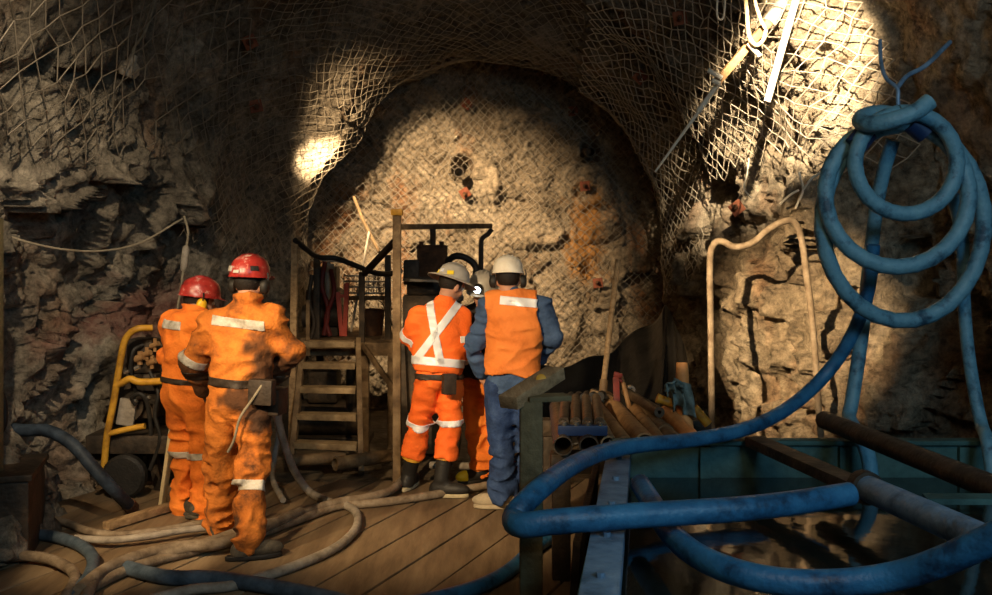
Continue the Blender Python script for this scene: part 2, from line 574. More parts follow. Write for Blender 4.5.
def low(p):
    shoulder = np.exp(-((p - np.array([-1.85, 10.0, 3.05])) ** 2).sum(1) / (2 * 0.42 ** 2))   # rock shoulder left of the face
    return 0.15 * fbm(p * 0.75, 2, 3) + 0.05 * fbm(p * 2.1, 2, 9) + 0.32 * shoulder


def sstep(a, b, x):
    t = np.clip((x - a) / (b - a), 0, 1)
    return t * t * (3 - 2 * t)


def rough_disp(p):
    """inward displacement of the rock surface at base points p"""
    x, y, z = p[:, 0], p[:, 1], p[:, 2]
    w = fbm(p * 1.3, 2, 31)
    # broken, un-netted rock: left side low and near, right pillar and niche
    left = sstep(-1.9, -2.5, x) * sstep(3.3, 2.5, z + 0.35 * w) * sstep(8.9, 8.1, y)
    right = sstep(1.7, 2.0, x) * sstep(2.7, 2.1, z + 0.3 * w)
    chunk = np.clip(left + right, 0, 1)
    q = p + 0.22 * np.stack([fbm(p * 1.7, 2, 41), fbm(p * 1.7, 2, 42), fbm(p * 1.7, 2, 43)], 1)
    d = low(p)
    d += (0.045 * fbm(p * 3.7, 3, 5) + 0.03 * fbm(p * 11, 3, 6))
    d += chunk * (0.27 * facets(q * np.array([1.3, 1.3, 1.5]), 51) + 0.11 * facets(q * 3.6, 61) + 0.045 * facets(q * 8.5, 63))
    hot = sstep(1.3, 1.7, x) * sstep(6.6, 6.9, y) * (1 - chunk)
    d += (1 - chunk) * (0.035 + 0.06 * hot) * facets(q * 3.4, 71) + hot * 0.04 * facets(q * 8, 72)
    # a ledge of fallen rock swelling out along the foot of the left wall
    d += left * 0.45 * sstep(1.1, 0.1, z) * sstep(6.9, 6.1, y)
    return d


def shell(s, Y, off=None):
    b = bil(_P, s, Y)
    n = bil(_N, s, Y)
    n /= np.linalg.norm(n, axis=1, keepdims=True) + 1e-9
    d = rough_disp(b) if off is None else low(b) + off
    return b + n * d[:, None]


YG = np.concatenate([np.arange(-1.6, 3.0, 0.12), np.arange(3.0, 5.0, 0.05), np.arange(5.0, YE, 0.03), [YE]])


def sheet(name, s0, s1, n, mat):
    s = np.linspace(s0, s1, n)
    S, Y = np.meshgrid(s, YG)
    V = shell(S.ravel(), Y.ravel())
    a = np.arange((len(YG) - 1) * n).reshape(len(YG) - 1, n)[:, :-1].ravel()
    Q = np.stack([a, a + 1, a + n + 1, a + n], 1)
    return tag(np_mesh(name, V, Q, mat), kind='structure')


SL, SR = 0.30, 0.70
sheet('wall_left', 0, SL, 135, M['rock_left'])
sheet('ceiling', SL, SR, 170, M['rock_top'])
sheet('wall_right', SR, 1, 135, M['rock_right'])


# a strong rust stain running down the face
def stain(mat, cx, cz, rx, rz, col, top=0.85):
    nt = mat.node_tree
    N, L = nt.nodes, nt.links
    b = N['Principled BSDF']
    src = b.inputs['Base Color'].links[0].from_socket
    tc = [n for n in N if n.type == 'TEX_COORD'][0]
    mp = N.new('ShaderNodeMapping')
    mp.inputs['Location'].default_value = (-cx / rx, 0, -cz / rz)
    mp.inputs['Scale'].default_value = (1 / rx, 0, 1 / rz)
    L.new(tc.outputs['Object'], mp.inputs['Vector'])
    ln = N.new('ShaderNodeVectorMath')
    ln.operation = 'LENGTH'
    L.new(mp.outputs['Vector'], ln.inputs[0])
    nz = N.new('ShaderNodeTexNoise')
    nz.inputs['Scale'].default_value = 4
    nz.inputs['Detail'].default_value = 7
    L.new(tc.outputs['Object'], nz.inputs['Vector'])
    ad = N.new('ShaderNodeMath')
    ad.operation = 'MULTIPLY_ADD'
    ad.inputs[1].default_value = 2.2
    L.new(nz.outputs['Fac'], ad.inputs[0])
    L.new(ln.outputs['Value'], ad.inputs[2])
    mr = N.new('ShaderNodeMapRange')
    mr.inputs['From Min'].default_value = 2.1
    mr.inputs['From Max'].default_value = 1.5
    mr.inputs['To Max'].default_value = top
    L.new(ad.outputs['Value'], mr.inputs['Value'])
    mx = N.new('ShaderNodeMix')
    mx.data_type = 'RGBA'
    L.new(mr.outputs['Result'], mx.inputs['Factor'])
    L.new(src, mx.inputs['A'])
    mx.inputs['B'].default_value = (*col, 1)
    L.new(mx.outputs['Result'], b.inputs['Base Color'])


stain(M['rock_face'], 1.08, 2.0, 0.30, 0.75, (0.30, 0.13, 0.025))
stain(M['rock_left'], -2.95, 1.25, 0.35, 0.35, (0.22, 0.03, 0.018), 0.4)


# the round face at the end of the tunnel
def face_point(x, z):
    p = np.stack([x, np.full_like(x, YB), z], 1)
    d = 0.18 * fbm(p * 0.9, 2, 101) + 0.15 * fbm(p * 2.3, 3, 102) + 0.05 * fbm(p * 9, 3, 103)
    q = p + 0.2 * np.stack([fbm(p * 1.9, 2, 104), fbm(p * 1.9, 2, 105), fbm(p * 1.9, 2, 106)], 1)
    d += 0.15 * facets(q * 2.0, 110) + 0.065 * facets(q * 5.0, 111)
    for hx, hz, r in ((-0.40, 2.80, 0.16), (1.13, 3.02, 0.15)):      # drilled holes with a hooded lip
        rr = np.hypot(x - hx, (z - hz) * 0.8)
        d += -0.55 * sstep(r, r * 0.35, rr) + 0.13 * sstep(r * 2.3, r * 1.1, rr) * (z > hz - 0.12)
    return d


xs_, zs_ = np.arange(-2.75, 2.65, 0.026), np.arange(-0.3, 4.75, 0.026)
Xg_, Zg_ = np.meshgrid(xs_, zs_)
xf_, zf_ = Xg_.ravel(), Zg_.ravel()


def bowl(x, z):
    """the face is dished: its middle stands further back"""
    r = np.hypot((x + 0.1) / 2.25, (z - 1.9) / 2.3)
    return 0.22 * sstep(1.0, 0.75, r) - 0.05


V = np.stack([xf_, YB - face_point(xf_, zf_) + bowl(xf_, zf_), zf_], 1)
n_ = len(xs_)
a_ = np.arange((len(zs_) - 1) * n_).reshape(-1, n_)[:, :-1].ravel()
tag(np_mesh('wall_back', V, np.stack([a_, a_ + 1, a_ + n_ + 1, a_ + n_], 1), M['rock_face']), kind='structure')


# ------------------------------------------------------------------ wire mesh
def struts(V, E, r):
    """three-sided rods along edges"""
    A, B = V[E[:, 0]], V[E[:, 1]]
    t = B - A
    t /= np.linalg.norm(t, axis=1, keepdims=True) + 1e-9
    ref = np.where(np.abs(t[:, 2:3]) < 0.8, np.array([[0, 0, 1.0]]), np.array([[1.0, 0, 0]]))
    u = np.cross(t, ref)
    u /= np.linalg.norm(u, axis=1, keepdims=True) + 1e-9
    v = np.cross(t, u)
    ring = [u * math.cos(k * 2.0944) + v * math.sin(k * 2.0944) for k in range(3)]
    n = len(E)
    X = np.stack([A + ring[0] * r, A + ring[1] * r, A + ring[2] * r, B + ring[0] * r, B + ring[1] * r, B + ring[2] * r], 1).reshape(-1, 3)
    o = (np.arange(n) * 6)[:, None]
    Q = np.concatenate([o + np.array([[0, 1, 4, 3]]), o + np.array([[1, 2, 5, 4]]), o + np.array([[2, 0, 3, 5]])], 0)
    return X, Q


def net(name, s0, s1, y0, y1, pitch, r, off, label, keep=None, jit=0.012, mat='wire'):
    per = 11.5
    nu, nv = int((s1 - s0) * per / (pitch * 0.5)), int((y1 - y0) / (pitch * 0.5))
    I, J = np.meshgrid(np.arange(nu + 1), np.arange(nv + 1), indexing='ij')
    s = s0 + (s1 - s0) * I.ravel() / nu
    Y = y0 + (y1 - y0) * J.ravel() / nv
    rs = np.random.RandomState(5)
    s = s + rs.randn(len(s)) * jit / per
    Y = Y + rs.randn(len(Y)) * jit
    b = bil(_P, s, Y)
    V = shell(s, Y, off)
    V += 0.03 * fbm(b * 2.2, 2, 77)[:, None] * bil(_N, s, Y)
    ok = ((I + J) % 2 == 0).ravel()
    if keep is not None:
        ok &= keep(V, fbm(b * 1.2, 3, 88))
    idx = (I * (nv + 1) + J)
    E = []
    for dj in (1, -1):
        a = idx[:-1, max(0, -dj):nv + 1 - max(0, dj)]
        c = idx[1:, max(0, dj):nv + 1 - max(0, -dj)] if dj == 1 else idx[1:, 0:nv]
        if dj == 1:
            a = idx[:-1, :-1]
            c = idx[1:, 1:]
        else:
            a = idx[:-1, 1:]
            c = idx[1:, :-1]
        e = np.stack([a.ravel(), c.ravel()], 1)
        E.append(e[ok[e[:, 0]] & ok[e[:, 1]]])
    E = np.concatenate(E)
    X, Q = struts(V, E, r)
    o = np_mesh(name, X, Q, M[mat], smooth=False)
    return tag(o, label, 'wire mesh')


net('wire_mesh', 0.34, 0.60, 7.2, 11.0, 0.125, 0.0042, 0.10, 'rusty wire mesh bolted over the tunnel roof and brow above the round face')
net('wire_mesh', 0.17, 0.335, 8.3, 11.0, 0.125, 0.0042, 0.10, 'brown wire mesh on the left side of the tunnel behind the steps',
    keep=lambda V, n: (V[:, 2] > 0.9 + 0.5 * n))
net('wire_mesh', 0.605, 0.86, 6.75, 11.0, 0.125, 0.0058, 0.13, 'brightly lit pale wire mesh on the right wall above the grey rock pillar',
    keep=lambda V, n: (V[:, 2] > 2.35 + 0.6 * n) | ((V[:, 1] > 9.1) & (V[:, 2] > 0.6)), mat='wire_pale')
net('wire_mesh', 0.19, 0.335, 5.6, 8.25, 0.20, 0.0055, 0.22, 'torn wide wire mesh sagging off the upper left rock',
    keep=lambda V, n: (V[:, 2] > 2.55 + 0.9 * n), jit=0.02)

# net over the face
px_ = 0.104
nu, nv = int(4.6 / px_ * 2), int(4.3 / px_ * 2)
I, J = np.meshgrid(np.arange(nu), np.arange(nv), indexing='ij')
rs_ = np.random.RandomState(3)
x_ = -2.4 + I.ravel() * px_ / 2 + rs_.randn(I.size) * 0.010
z_ = 0.1 + J.ravel() * px_ / 2 + rs_.randn(I.size) * 0.010
x_ += 0.10 * fbm(np.stack([x_, z_, z_ * 0], 1) * 0.6, 2, 121)
p_ = np.stack([x_, np.full_like(x_, YB), z_], 1)
dd_ = np.maximum(0.18 * fbm(p_ * 0.9, 2, 101) + 0.15 * fbm(p_ * 2.3, 2, 102), -0.06) + 0.09
rad_ = np.hypot((x_ + 0.08) / 2.22, np.where(z_ > 1.6, (z_ - 1.6) / 2.5, 0))
V = np.stack([x_, YB - dd_ + bowl(x_, z_), z_], 1)
ok = ((I + J) % 2 == 0).ravel() & (rad_ < 0.99)
idx = I * nv + J
E = np.concatenate([np.stack([idx[:-1, :-1].ravel(), idx[1:, 1:].ravel()], 1), np.stack([idx[:-1, 1:].ravel(), idx[1:, :-1].ravel()], 1)])
E = E[ok[E[:, 0]] & ok[E[:, 1]]]
X, Q = struts(V, E, 0.0046)
tag(np_mesh('wire_mesh', X, Q, M['wire'], smooth=False), 'wire mesh hung over the round rock face at the tunnel end', 'wire mesh')


# ------------------------------------------------------------------ floor
def grid(name, x0, x1, y0, y1, h, fz, mat):
    xs, ys = np.arange(x0, x1 + h, h), np.arange(y0, y1 + h, h)
    Xg, Yg = np.meshgrid(xs, ys)
    p = np.stack([Xg.ravel(), Yg.ravel(), np.zeros(Xg.size)], 1)
    p[:, 2] = fz(p)
    n = len(xs)
    a = np.arange((len(ys) - 1) * n).reshape(-1, n)[:, :-1].ravel()
    return np_mesh(name, p, np.stack([a, a + 1, a + n + 1, a + n], 1), mat)


tag(grid('floor', -4.2, 4.2, -1.8, 12, 0.06, lambda p: -0.09 + 0.03 * fbm(p * 1.4, 4, 201) + 0.06 * sstep(7.6, 8.4, p[:, 1]) , M['mud']), kind='structure')

# timber deck: planks running away from the camera, swung a little to the right
m = MB()
rnd = random.Random(4)
ang = math.radians(23)
dx, dy = math.sin(ang), math.cos(ang)
w = 0.30
for k in range(-18, 14):
    off = k * w
    for (t0, t1) in ((-0.5, 3.4), (3.4, 8.9)):
        c0 = Vector((off / dy + (t0 - 5.5) * math.tan(ang), t0, 0)) + Vector((rnd.uniform(-.004, .004), 0, 0))
        # clip plank ends to the deck outline
        ys = [t0 + i * 0.1 for i in range(int((t1 - t0) / 0.1) + 1)]
        ok_ = [y for y in ys if -3.15 < off / dy + (y - 5.5) * math.tan(ang) < 3.2 and y < 7.55]
        if len(ok_) < 2:
            continue
        ya, yb = min(ok_) + 0.01, max(ok_) - 0.01
        a = Vector((off / dy + (ya - 5.5) * math.tan(ang), ya, -0.03 + rnd.uniform(-.004, .004)))
        b = Vector((off / dy + (yb - 5.5) * math.tan(ang), yb, -0.03 + rnd.uniform(-.004, .004)))
        m.bar(a, b, w - 0.016, 0.055, bevel=0.006)
tag(m.build('floor_deck', M['plank'], smooth=True), kind='structure')


# ------------------------------------------------------------------ light
SC.world = bpy.data.worlds.new('mine_dark')
SC.world.use_nodes = True
bg = SC.world.node_tree.nodes['Background']
bg.inputs['Color'].default_value = (0.10, 0.16, 0.26, 1)
bg.inputs['Strength'].default_value = 0.02


def spot(name, loc, aim, power, col, deg, blend, rad=0.04):
    l = bpy.data.lights.new(name, 'SPOT')
    l.energy = power
    l.color = col
    l.spot_size = math.radians(deg)
    l.spot_blend = blend
    l.shadow_soft_size = rad
    o = bpy.data.objects.new(name, l)
    COL.objects.link(o)
    o.location = loc
    d = Vector(aim) - Vector(loc)
    o.rotation_euler = d.to_track_quat('-Z', 'Y').to_euler()
    return o


def area(name, loc, aim, power, col, size):
    l = bpy.data.lights.new(name, 'AREA')
    l.energy = power
    l.color = col
    l.size = size
    o = bpy.data.objects.new(name, l)
    COL.objects.link(o)
    o.location = loc
    o.rotation_euler = (Vector(aim) - Vector(loc)).to_track_quat('-Z', 'Y').to_euler()
    return o


WARM = (1.0, 0.73, 0.42)
spot('flood_lamp_near_crew', (-2.95, 3.4, 2.75), (-1.75, 6.0, 0.95), 340, WARM, 42, 0.5)
spot('added_deck_spot', (-2.7, 2.4, 3.1), (-2.15, 5.75, 0.0), 750, WARM, 17, 0.7)  # extra spot added to brighten the left deck, no known lamp
spot('flood_lamp_far_crew', (-2.3, 1.0, 3.4), (-0.35, 6.5, 0.65), 2050, WARM, 28, 0.7)
spot('flood_lamp_face', (-1.55, 7.2, 4.0), (-0.6, 11.0, 1.95), 4200, WARM, 48, 0.9)
spot('added_steps_spot', (-0.2, 4.6, 3.9), (-1.35, 8.3, 0.75), 420, WARM, 22, 0.8)  # small spot put in to lift the dark treads
spot('flood_lamp_right', (1.6, 4.6, 3.9), (2.35, 7.45, 3.05), 4200, (1.0, 0.82, 0.56), 28, 0.6)
spot('flood_lamp_pillar', (-1.6, 2.0, 3.6), at(775, 320, 7.4), 7000, WARM, 16, 0.8)
spot('flood_lamp_left', (-1.6, 2.6, 4.3), (-3.25, 6.5, 1.9), 900, (1.0, 0.80, 0.54), 42, 0.8)
area('added_warm_fill', (0.2, 0.2, 4.2), (0, 8, 2.2), 48, WARM, 1.5)  # soft ambient fill added overhead, not a real row of lamps
area('added_blue_fill', (2.4, -0.8, 3.4), (1.2, 3.6, 0.6), 95, (0.37, 0.73, 1.0), 1.2)  # bluish fill added to light the hoses, the opening is made up
# ================================================================== things
def fl(px, py, z=0.03):
    Y = F * (CAMH - z) / (py - PY0)
    return at(px, py, Y)


def bars(name, parent, mat, segs, label=None):
    """one bar mesh per call: segs = [(a, b, w, h)]"""
    m = MB()
    for a, b, w, h in segs:
        m.bar(a, b, w, h, bevel=min(w, h) * 0.12)
    return m.build(name, mat, parent, smooth=True, label=label)


# ---- access steps
bl, br = fl(291, 470, 0), fl(361, 473, 0)
tl, tr = at(304, 340, 8.42), at(358, 340, 8.42)
st = empty('access_steps', (bl + br) / 2, 'muddy steel access steps with five treads leading up to the drill platform', 'steps')
for a, b in ((bl, tl), (br, tr)):
    bars('stringer', st, M['brown_steel'], [(a, b, 0.045, 0.10)])
for py in (446, 418, 391, 366, 343):
    t = (472 - py) / (472 - 340)
    a, b = bl.lerp(tl, t), br.lerp(tr, t)
    a, b = a + Vector((0.02, 0, 0)), b - Vector((0.02, 0, 0))
    m = MB()
    m.bar(a, b, 0.15, 0.035, bevel=0.006)
    m.bar(a + Vector((0, -0.075, -0.008)), b + Vector((0, -0.075, -0.008)), 0.012, 0.05, bevel=0.003)
    m.build('tread', M['tread'], st, smooth=True)

# ---- drill platform
pf = empty('drill_platform', (-1.3, 9.0, 0), 'rusty drill platform with tall posts and handrails behind the steps', 'platform')
zp = 0.98
m = MB()
for k in range(9):
    m.box((-1.43, 8.72 + k * 0.19, zp - 0.02), (1.12, 0.175, 0.04), bevel=0.004)
m.build('platform_deck', M['brown_steel'], pf, smooth=True)
bars('front_beam', pf, M['brown_steel'], [((-1.99, 8.62, zp - 0.06), (-0.87, 8.62, zp - 0.06), 0.05, 0.12)])
bars('rear_beam', pf, M['dark_steel'], [((-1.99, 10.3, zp - 0.08), (-0.87, 10.3, zp - 0.08), 0.06, 0.14)])
for x, y in ((-1.9, 8.66), (-1.9, 10.28), (-0.9, 10.28)):
    bars('leg', pf, M['dark_steel'], [((x, y, -0.1), (x, y, zp - 0.1), 0.08, 0.08)])
p = at(397, 215, 7.35)
bars('post', pf, M['brown_steel'], [((p.x, 7.35, -0.03), p, 0.062, 0.062)])
m = MB()
m.box(p + Vector((0, 0, 0.02)), (0.09, 0.09, 0.05), bevel=0.01)
m.build('post_cap', M['yellow'], pf, smooth=True)
p = at(295, 240, 8.2)
bars('post', pf, M['wood'], [((p.x - 0.03, 8.2, -0.05), p, 0.055, 0.055)])
for px, pt, pb, Y, w in ((362, 272, 343, 8.62, 0.05), (388, 255, 343, 8.9, 0.055), (317, 258, 343, 9.0, 0.06), (308, 300, 343, 8.6, 0.035)):
    a = at(px, pt, Y)
    bars('post', pf, M['dark_steel'] if px != 308 else M['brown_steel'], [((a.x, Y, zp), a, w, w)])
a = at(362, 335, 8.64)
bars('leg', pf, M['brown_steel'], [((a.x + 0.03, 8.64, -0.05), (a.x + 0.03, 8.64, zp - .1), 0.07, 0.07)])
a = at(391, 380, 8.6)
bars('leg', pf, M['brown_steel'], [((a.x, 8.6, -0.05), (a.x, 8.6, zp - .1), 0.06, 0.06)], label='pale muddy leg')
bars('brace', pf, M['dark_steel'], [(at(364, 274, 8.62), at(397, 239, 7.4), 0.045, 0.045)])
bars('brace', pf, M['brown_steel'], [(at(362, 344, 8.55), at(393, 388, 8.5), 0.035, 0.045)])
bars('handrail', pf, M['brown_steel'], [(at(345, 298, 9.2), at(388, 298, 9.0), 0.04, 0.04)])

# lines strung on the platform
hose_obj('air_hose', [at(295, 240, 8.16), at(306, 249, 8.3), at(318, 257, 8.5), at(335, 258, 8.6), at(352, 264, 8.55), at(372, 272, 8.5), at(388, 274, 8.2), at(400, 271, 7.5)],
         0.024, M['black'], 'black air hose drooping along the handrail above the steps', 'hose')
for px_h, pts, r in ((325, [at(325, 262, 9.1), at(322, 285, 9.05), at(328, 310, 9.0), at(324, 335, 9.0)], 0.022),
               (331, [at(331, 270, 9.1), at(334, 292, 9.0), at(326, 318, 9.0), at(330, 336, 9.0)], 0.022),
               (312, [at(312, 275, 9.0), at(309, 300, 8.95), at(314, 322, 8.95), at(310, 342, 8.95)], 0.02)):
    hose_obj('hydraulic_hose', pts, r, M['dark_red'] if r > 0.021 else M['dark_steel'],
             {325: 'dim red hydraulic hose on the left front of the dark power unit', 331: 'dim red hydraulic hose on the right front of the dark power unit', 312: 'dark hose hanging left of the power unit on the platform'}[px_h],
             'hose', 'hydraulic hoses on the platform' if r > .021 else None)

pu = empty('power_unit', (-1.5, 9.35, zp), 'dark drill power unit with a pale flat cover standing on the platform', 'machine')
c = at(325, 300, 9.35)
m = MB()
m.box((c.x, 9.35, zp + 0.23), (0.32, 0.35, 0.46), bevel=0.03)
m.box((c.x + 0.02, 9.35, zp + 0.56), (0.22, 0.26, 0.24), bevel=0.03)
m.cyl((c.x - 0.18, 9.2, zp + 0.2), (c.x + 0.2, 9.2, zp + 0.2), 0.11, 18)
m.build('body', M['dark_steel'], pu, smooth=True)
m = MB()
a, b = at(318, 259, 9.2), at(347, 262, 9.2)
m.bar(a, b, 0.16, 0.03, bevel=0.01)
m.cyl(at(327, 262, 9.2), at(327, 300, 9.2), 0.035)
m.build('cover', M['grey_hose'], pu, smooth=True, label='pale grey flat cover')
m = MB()
m.cyl(at(329, 264, 9.15), at(331, 300, 9.15), 0.05)
m.build('filter', M['grey_hose'], pu, smooth=True, label='pale filter canister')

# red stand, wire basket, bucket, bars on the platform
rsx = empty('tool_stand', at(344, 338, 9.1), 'faded red steel stand with two upright legs on the platform', 'stand')
for a, b in ((at(338, 292, 9.1), at(342, 336, 9.1)), (at(347, 283, 9.1), at(345, 336, 9.1))):
    bars('leg', rsx, M['pink_red'], [(a, b, 0.055, 0.04)])
bars('crosspiece', rsx, M['pink_red'], [(at(338, 296, 9.1), at(348, 296, 9.1), 0.03, 0.03)])
wb = MB()
a0 = at(344, 293.5, 9.15)
for k in range(9):
    x = a0.x + k * 0.048
    wb.cyl((x, 9.15, a0.z), (x, 9.15, a0.z + 0.17), 0.0055, 6)
    wb.cyl((x, 9.35, a0.z), (x, 9.35, a0.z + 0.17), 0.0055, 6)
    wb.cyl((x, 9.15, a0.z), (x, 9.35, a0.z), 0.0055, 6)
for z in (0, 0.06, 0.115, 0.17):
    for y in (9.15, 9.35):
        wb.cyl((a0.x, y, a0.z + z), (a0.x + 0.384, y, a0.z + z), 0.0065, 6)
    for x in (0, 0.384):
        wb.cyl((a0.x + x, 9.15, a0.z + z), (a0.x + x, 9.35, a0.z + z), 0.0065, 6)
tag(wb.build('wire_basket', M['grey_hose']), 'pale wire basket resting on the platform handrail', 'basket')
bk = empty('bucket', at(372, 342, 9.3), 'rusty brown bucket on the platform below the wire basket', 'bucket')
c = at(372, 342, 9.32)
m = MB()
m.lathe([(0.005, 0), (0.10, 0), (0.125, 0.25), (0.132, 0.255), (0.118, 0.24), (0.095, 0.02), (0.004, 0.02)], (c.x, c.y, zp + 0.005))
m.build('pail', M['rust'], bk, smooth=True)
m = MB()
m.tube([(c.x + 0.125 * math.cos(t), c.y, zp + 0.25 + 0.11 * math.sin(t)) for t in [math.pi * i / 14 for i in range(15)]], 0.004, 6)
m.build('handle', M['dark_steel'], bk, smooth=True)
m = MB()
m.tube([at(354, 197, 9.9), at(362, 218, 9.7), at(379, 252, 9.4)], 0.016, 8)
tag(m.build('scaling_bar', M['brown_steel'], smooth=True), 'brown scaling bar leaning from the rock face down to the platform', 'bar')
m = MB()
m.cyl(at(369, 232, 9.5), at(351, 332, 9.0), 0.012, 8)
tag(m.build('drill_steel', M['grey_hose'], smooth=True), 'thin grey drill steel standing upright on the platform', 'rod')

# things under the platform
m = MB()
c = at(330, 440, 9.1)
m.cyl((c.x - 0.35, 9.1, 0.22), (c.x + 0.35, 9.1, 0.22), 0.17, 18)
m.box((c.x - 0.05, 9.1, 0.52), (0.28, 0.26, 0.3), bevel=0.03)
m.cyl((c.x + 0.22, 9.0, 0.30), (c.x + 0.22, 9.0, 0.75), 0.05, 12)
m.box((c.x, 9.1, 0.03), (0.8, 0.4, 0.06), bevel=0.01)
tag(m.build('water_pump', M['dark_steel'], smooth=True), 'dark oily pump in the shade underneath the platform', 'pump')
for i, (a, b, r, l) in enumerate((((286, 461), (345, 457), 0.05, 'muddy pipe lying on the ground behind the foot of the steps'),
                                  ((335, 464), (412, 452), 0.055, 'muddy pipe lying on the ground right of the steps'))):
    m = MB()
    m.pipe(fl(*a, .10), fl(*b, .10), r, r * 0.8)
    tag(m.build('ground_pipe', M['brown_steel'], smooth=True), l, 'pipe')

# ---- dark drilling machine behind the crew
dm = empty('core_drill', (-0.62, 8.6, 0), 'dark drilling machine with a stacked head and short mast behind the orange crew', 'machine')
c = at(433, 300, 8.6)
m = MB()
m.box((c.x, 8.6, 0.72), (0.50, 0.5, 1.4), bevel=0.02)
m.box((c.x - 0.02, 8.6, 1.5), (0.40, 0.42, 0.16), bevel=0.02)
m.box((c.x - 0.18, 8.55, 1.62), (0.14, 0.3, 0.22), bevel=0.02)
m.build('body', M['dark_steel'], dm, smooth=True)
m = MB()
a = at(432, 284, 8.5)
m.box((a.x, 8.55, a.z + 0.17), (0.26, 0.26, 0.36), bevel=0.015)
for k in (-1, 1):
    m.cyl((a.x + k * 0.09, 8.42, a.z + 0.33), (a.x + k * 0.09, 8.42, a.z + 0.38), 0.02, 8)
for k in range(5):
    m.box((a.x, 8.415, a.z + 0.05 + k * 0.06), (0.2, 0.02, 0.018))
m.build('drill_head', M['rust'], dm, smooth=True)
bars('mast', dm, M['dark_steel'], [(at(433, 250, 8.55), at(433, 229, 8.55), 0.05, 0.05)])
bars('crossbar', dm, M['brown_steel'], [(at(402, 227, 7.5), at(491, 226, 8.5), 0.035, 0.045)])
m = MB()
m.tube(smooth_path([at(492, 229, 8.5), at(488, 234, 8.5), at(482, 239, 8.5), at(481, 250, 8.5), at(481, 300, 8.5), at(481, 330, 8.5)], 5), 0.022, 8)
m.build('control_lever', M['dark_steel'], dm, smooth=True)
bars('tray', dm, M['grey_hose'], [(at(406, 280, 8.15), at(437, 281, 8.25), 0.22, 0.02)], label='thin grey tray')
m = MB()
m.tube(smooth_path([at(446, 262, 8.45), at(456, 256, 8.4), at(468, 259, 8.4), at(476, 268, 8.4), at(474, 285, 8.4)], 6), 0.03, 10)
m.build('feed_hose', M['black'], dm, smooth=True)
for i, (x0, y0, x1, y1) in enumerate(((401, 330, 407, 470), (470, 400, 476, 470))):
    bars('support', dm, M['dark_steel'], [(at(x0, y0, 8.3), (at(x1, y1, 8.3).x, 8.3, -0.05), 0.06, 0.06)])

# ---- yellow guard frame and the machine in it, left
yf = empty('drill_carriage', at(125, 480, 7.0), 'yellow tube framed drill carriage parked against the left rock', 'machine')
Y = 6.95
m = MB()
m.tube(smooth_path([at(104, 470, Y), at(107, 436, Y), at(114, 400, Y), at(122, 352, Y), at(127, 337, Y), at(137, 329, Y), at(152, 328, Y + .05)], 6), 0.025, 12)
m.build('guard_hoop', M['yellow'], yf, smooth=True)
m = MB()
m.tube(smooth_path([at(115, 386, Y), at(122, 383, Y), at(130, 379, Y), at(140, 382, Y), at(165, 381, Y)], 6), 0.026, 12)
m.build('guard_bar', M['yellow'], yf, smooth=True)
m = MB()
m.tube([at(107, 434, Y), at(128, 429, Y), at(145, 426, Y)], 0.022, 12)
m.build('guard_bar', M['yellow'], yf, smooth=True)
m = MB()
c = at(140, 400, 7.25)
m.box((c.x, 7.25, 0.72), (0.36, 0.30, 0.34), bevel=0.03)
m.box((c.x + 0.05, 7.2, 1.02), (0.2, 0.2, 0.26), bevel=0.03)
m.cyl((c.x - 0.02, 7.05, 0.66), (c.x - 0.02, 7.12, 0.66), 0.12, 18)
m.box((c.x, 7.2, 0.38), (0.62, 0.42, 0.14), bevel=0.02)
m.build('engine', M['dark_steel'], yf, smooth=True)
m = MB()
m.box(at(127, 412, 7.05), (0.13, 0.04, 0.20), Matrix.Rotation(0.15, 3, 'Y'), bevel=0.01)
m.build('plate', M['grey_hose'], yf, smooth=True, label='pale grey cover plate')
for px, py, r in ((140, 358, .028), (147, 354, .022), (152, 362, .022), (155, 345, .02)):
    a = at(px, py, 7.08)
    m = MB()
    m.cyl(a - Vector((0.03, 0, 0.01)), a + Vector((0.035, -0.02, 0.015)), r, 10)
    m.cyl(a - Vector((0, 0, 0.05)), a + Vector((0, 0, 0.05)), r * 0.7, 8)
    m.build('valve', M['pipe_brown'], yf, smooth=True)
for px, py, r in ((137, 368, .02), (147, 398, .016), (134, 401, .02), (126, 372, .014)):
    m = MB()
    m.cyl(at(px - 2, py + 1, 7.0), at(px + 3, py - 1, 7.0), r, 10)
    m.build('fitting', M['chrome'], yf, smooth=True)
for k, pts in enumerate(([at(136, 405, 7.0), at(132, 398, 6.98), at(139, 394, 6.97), at(146, 400, 6.98), at(150, 420, 7.0), at(152, 450, 7.02)],
                         [at(150, 372, 7.05), at(158, 392, 7.0), at(155, 415, 7.0), at(160, 440, 7.0), at(150, 470, 7.0)],
                         [at(143, 345, 7.1), at(133, 352, 7.05), at(131, 375, 7.05), at(136, 392, 7.05)])):
    m = MB()
    m.tube(smooth_path(pts, 6), 0.016, 8)
    m.build('control_hose', M['black'], yf, smooth=True)
for px, Yw in ((118, 6.95), (118, 7.45)):
    c = at(px, 468, Yw)
    w_ = MB()
    w_.lathe([(0.05, -0.05), (0.07, -0.03), (0.10, -0.03), (0.115, -0.05), (0.14, -0.05), (0.16, -0.03), (0.16, 0.03), (0.14, 0.05), (0.05, 0.05)], (c.x + .05, Yw, 0.16), 24, Matrix.Rotation(math.pi / 2, 3, 'X'))
    w_.build('wheel', M['black'], yf, smooth=True)
m = MB()
m.cyl((c.x + .05, 6.91, 0.16), (c.x + .05, 7.5, 0.16), 0.03)
m.bar((c.x + .05, 7.2, 0.18), (c.x + .35, 7.2, 0.34), 0.1, 0.1)
m.bar((c.x + .35, 7.2, 0.34), (c.x + .42, 7.2, -0.02), 0.06, 0.06)
m.build('axle', M['dark_steel'], yf, smooth=True)

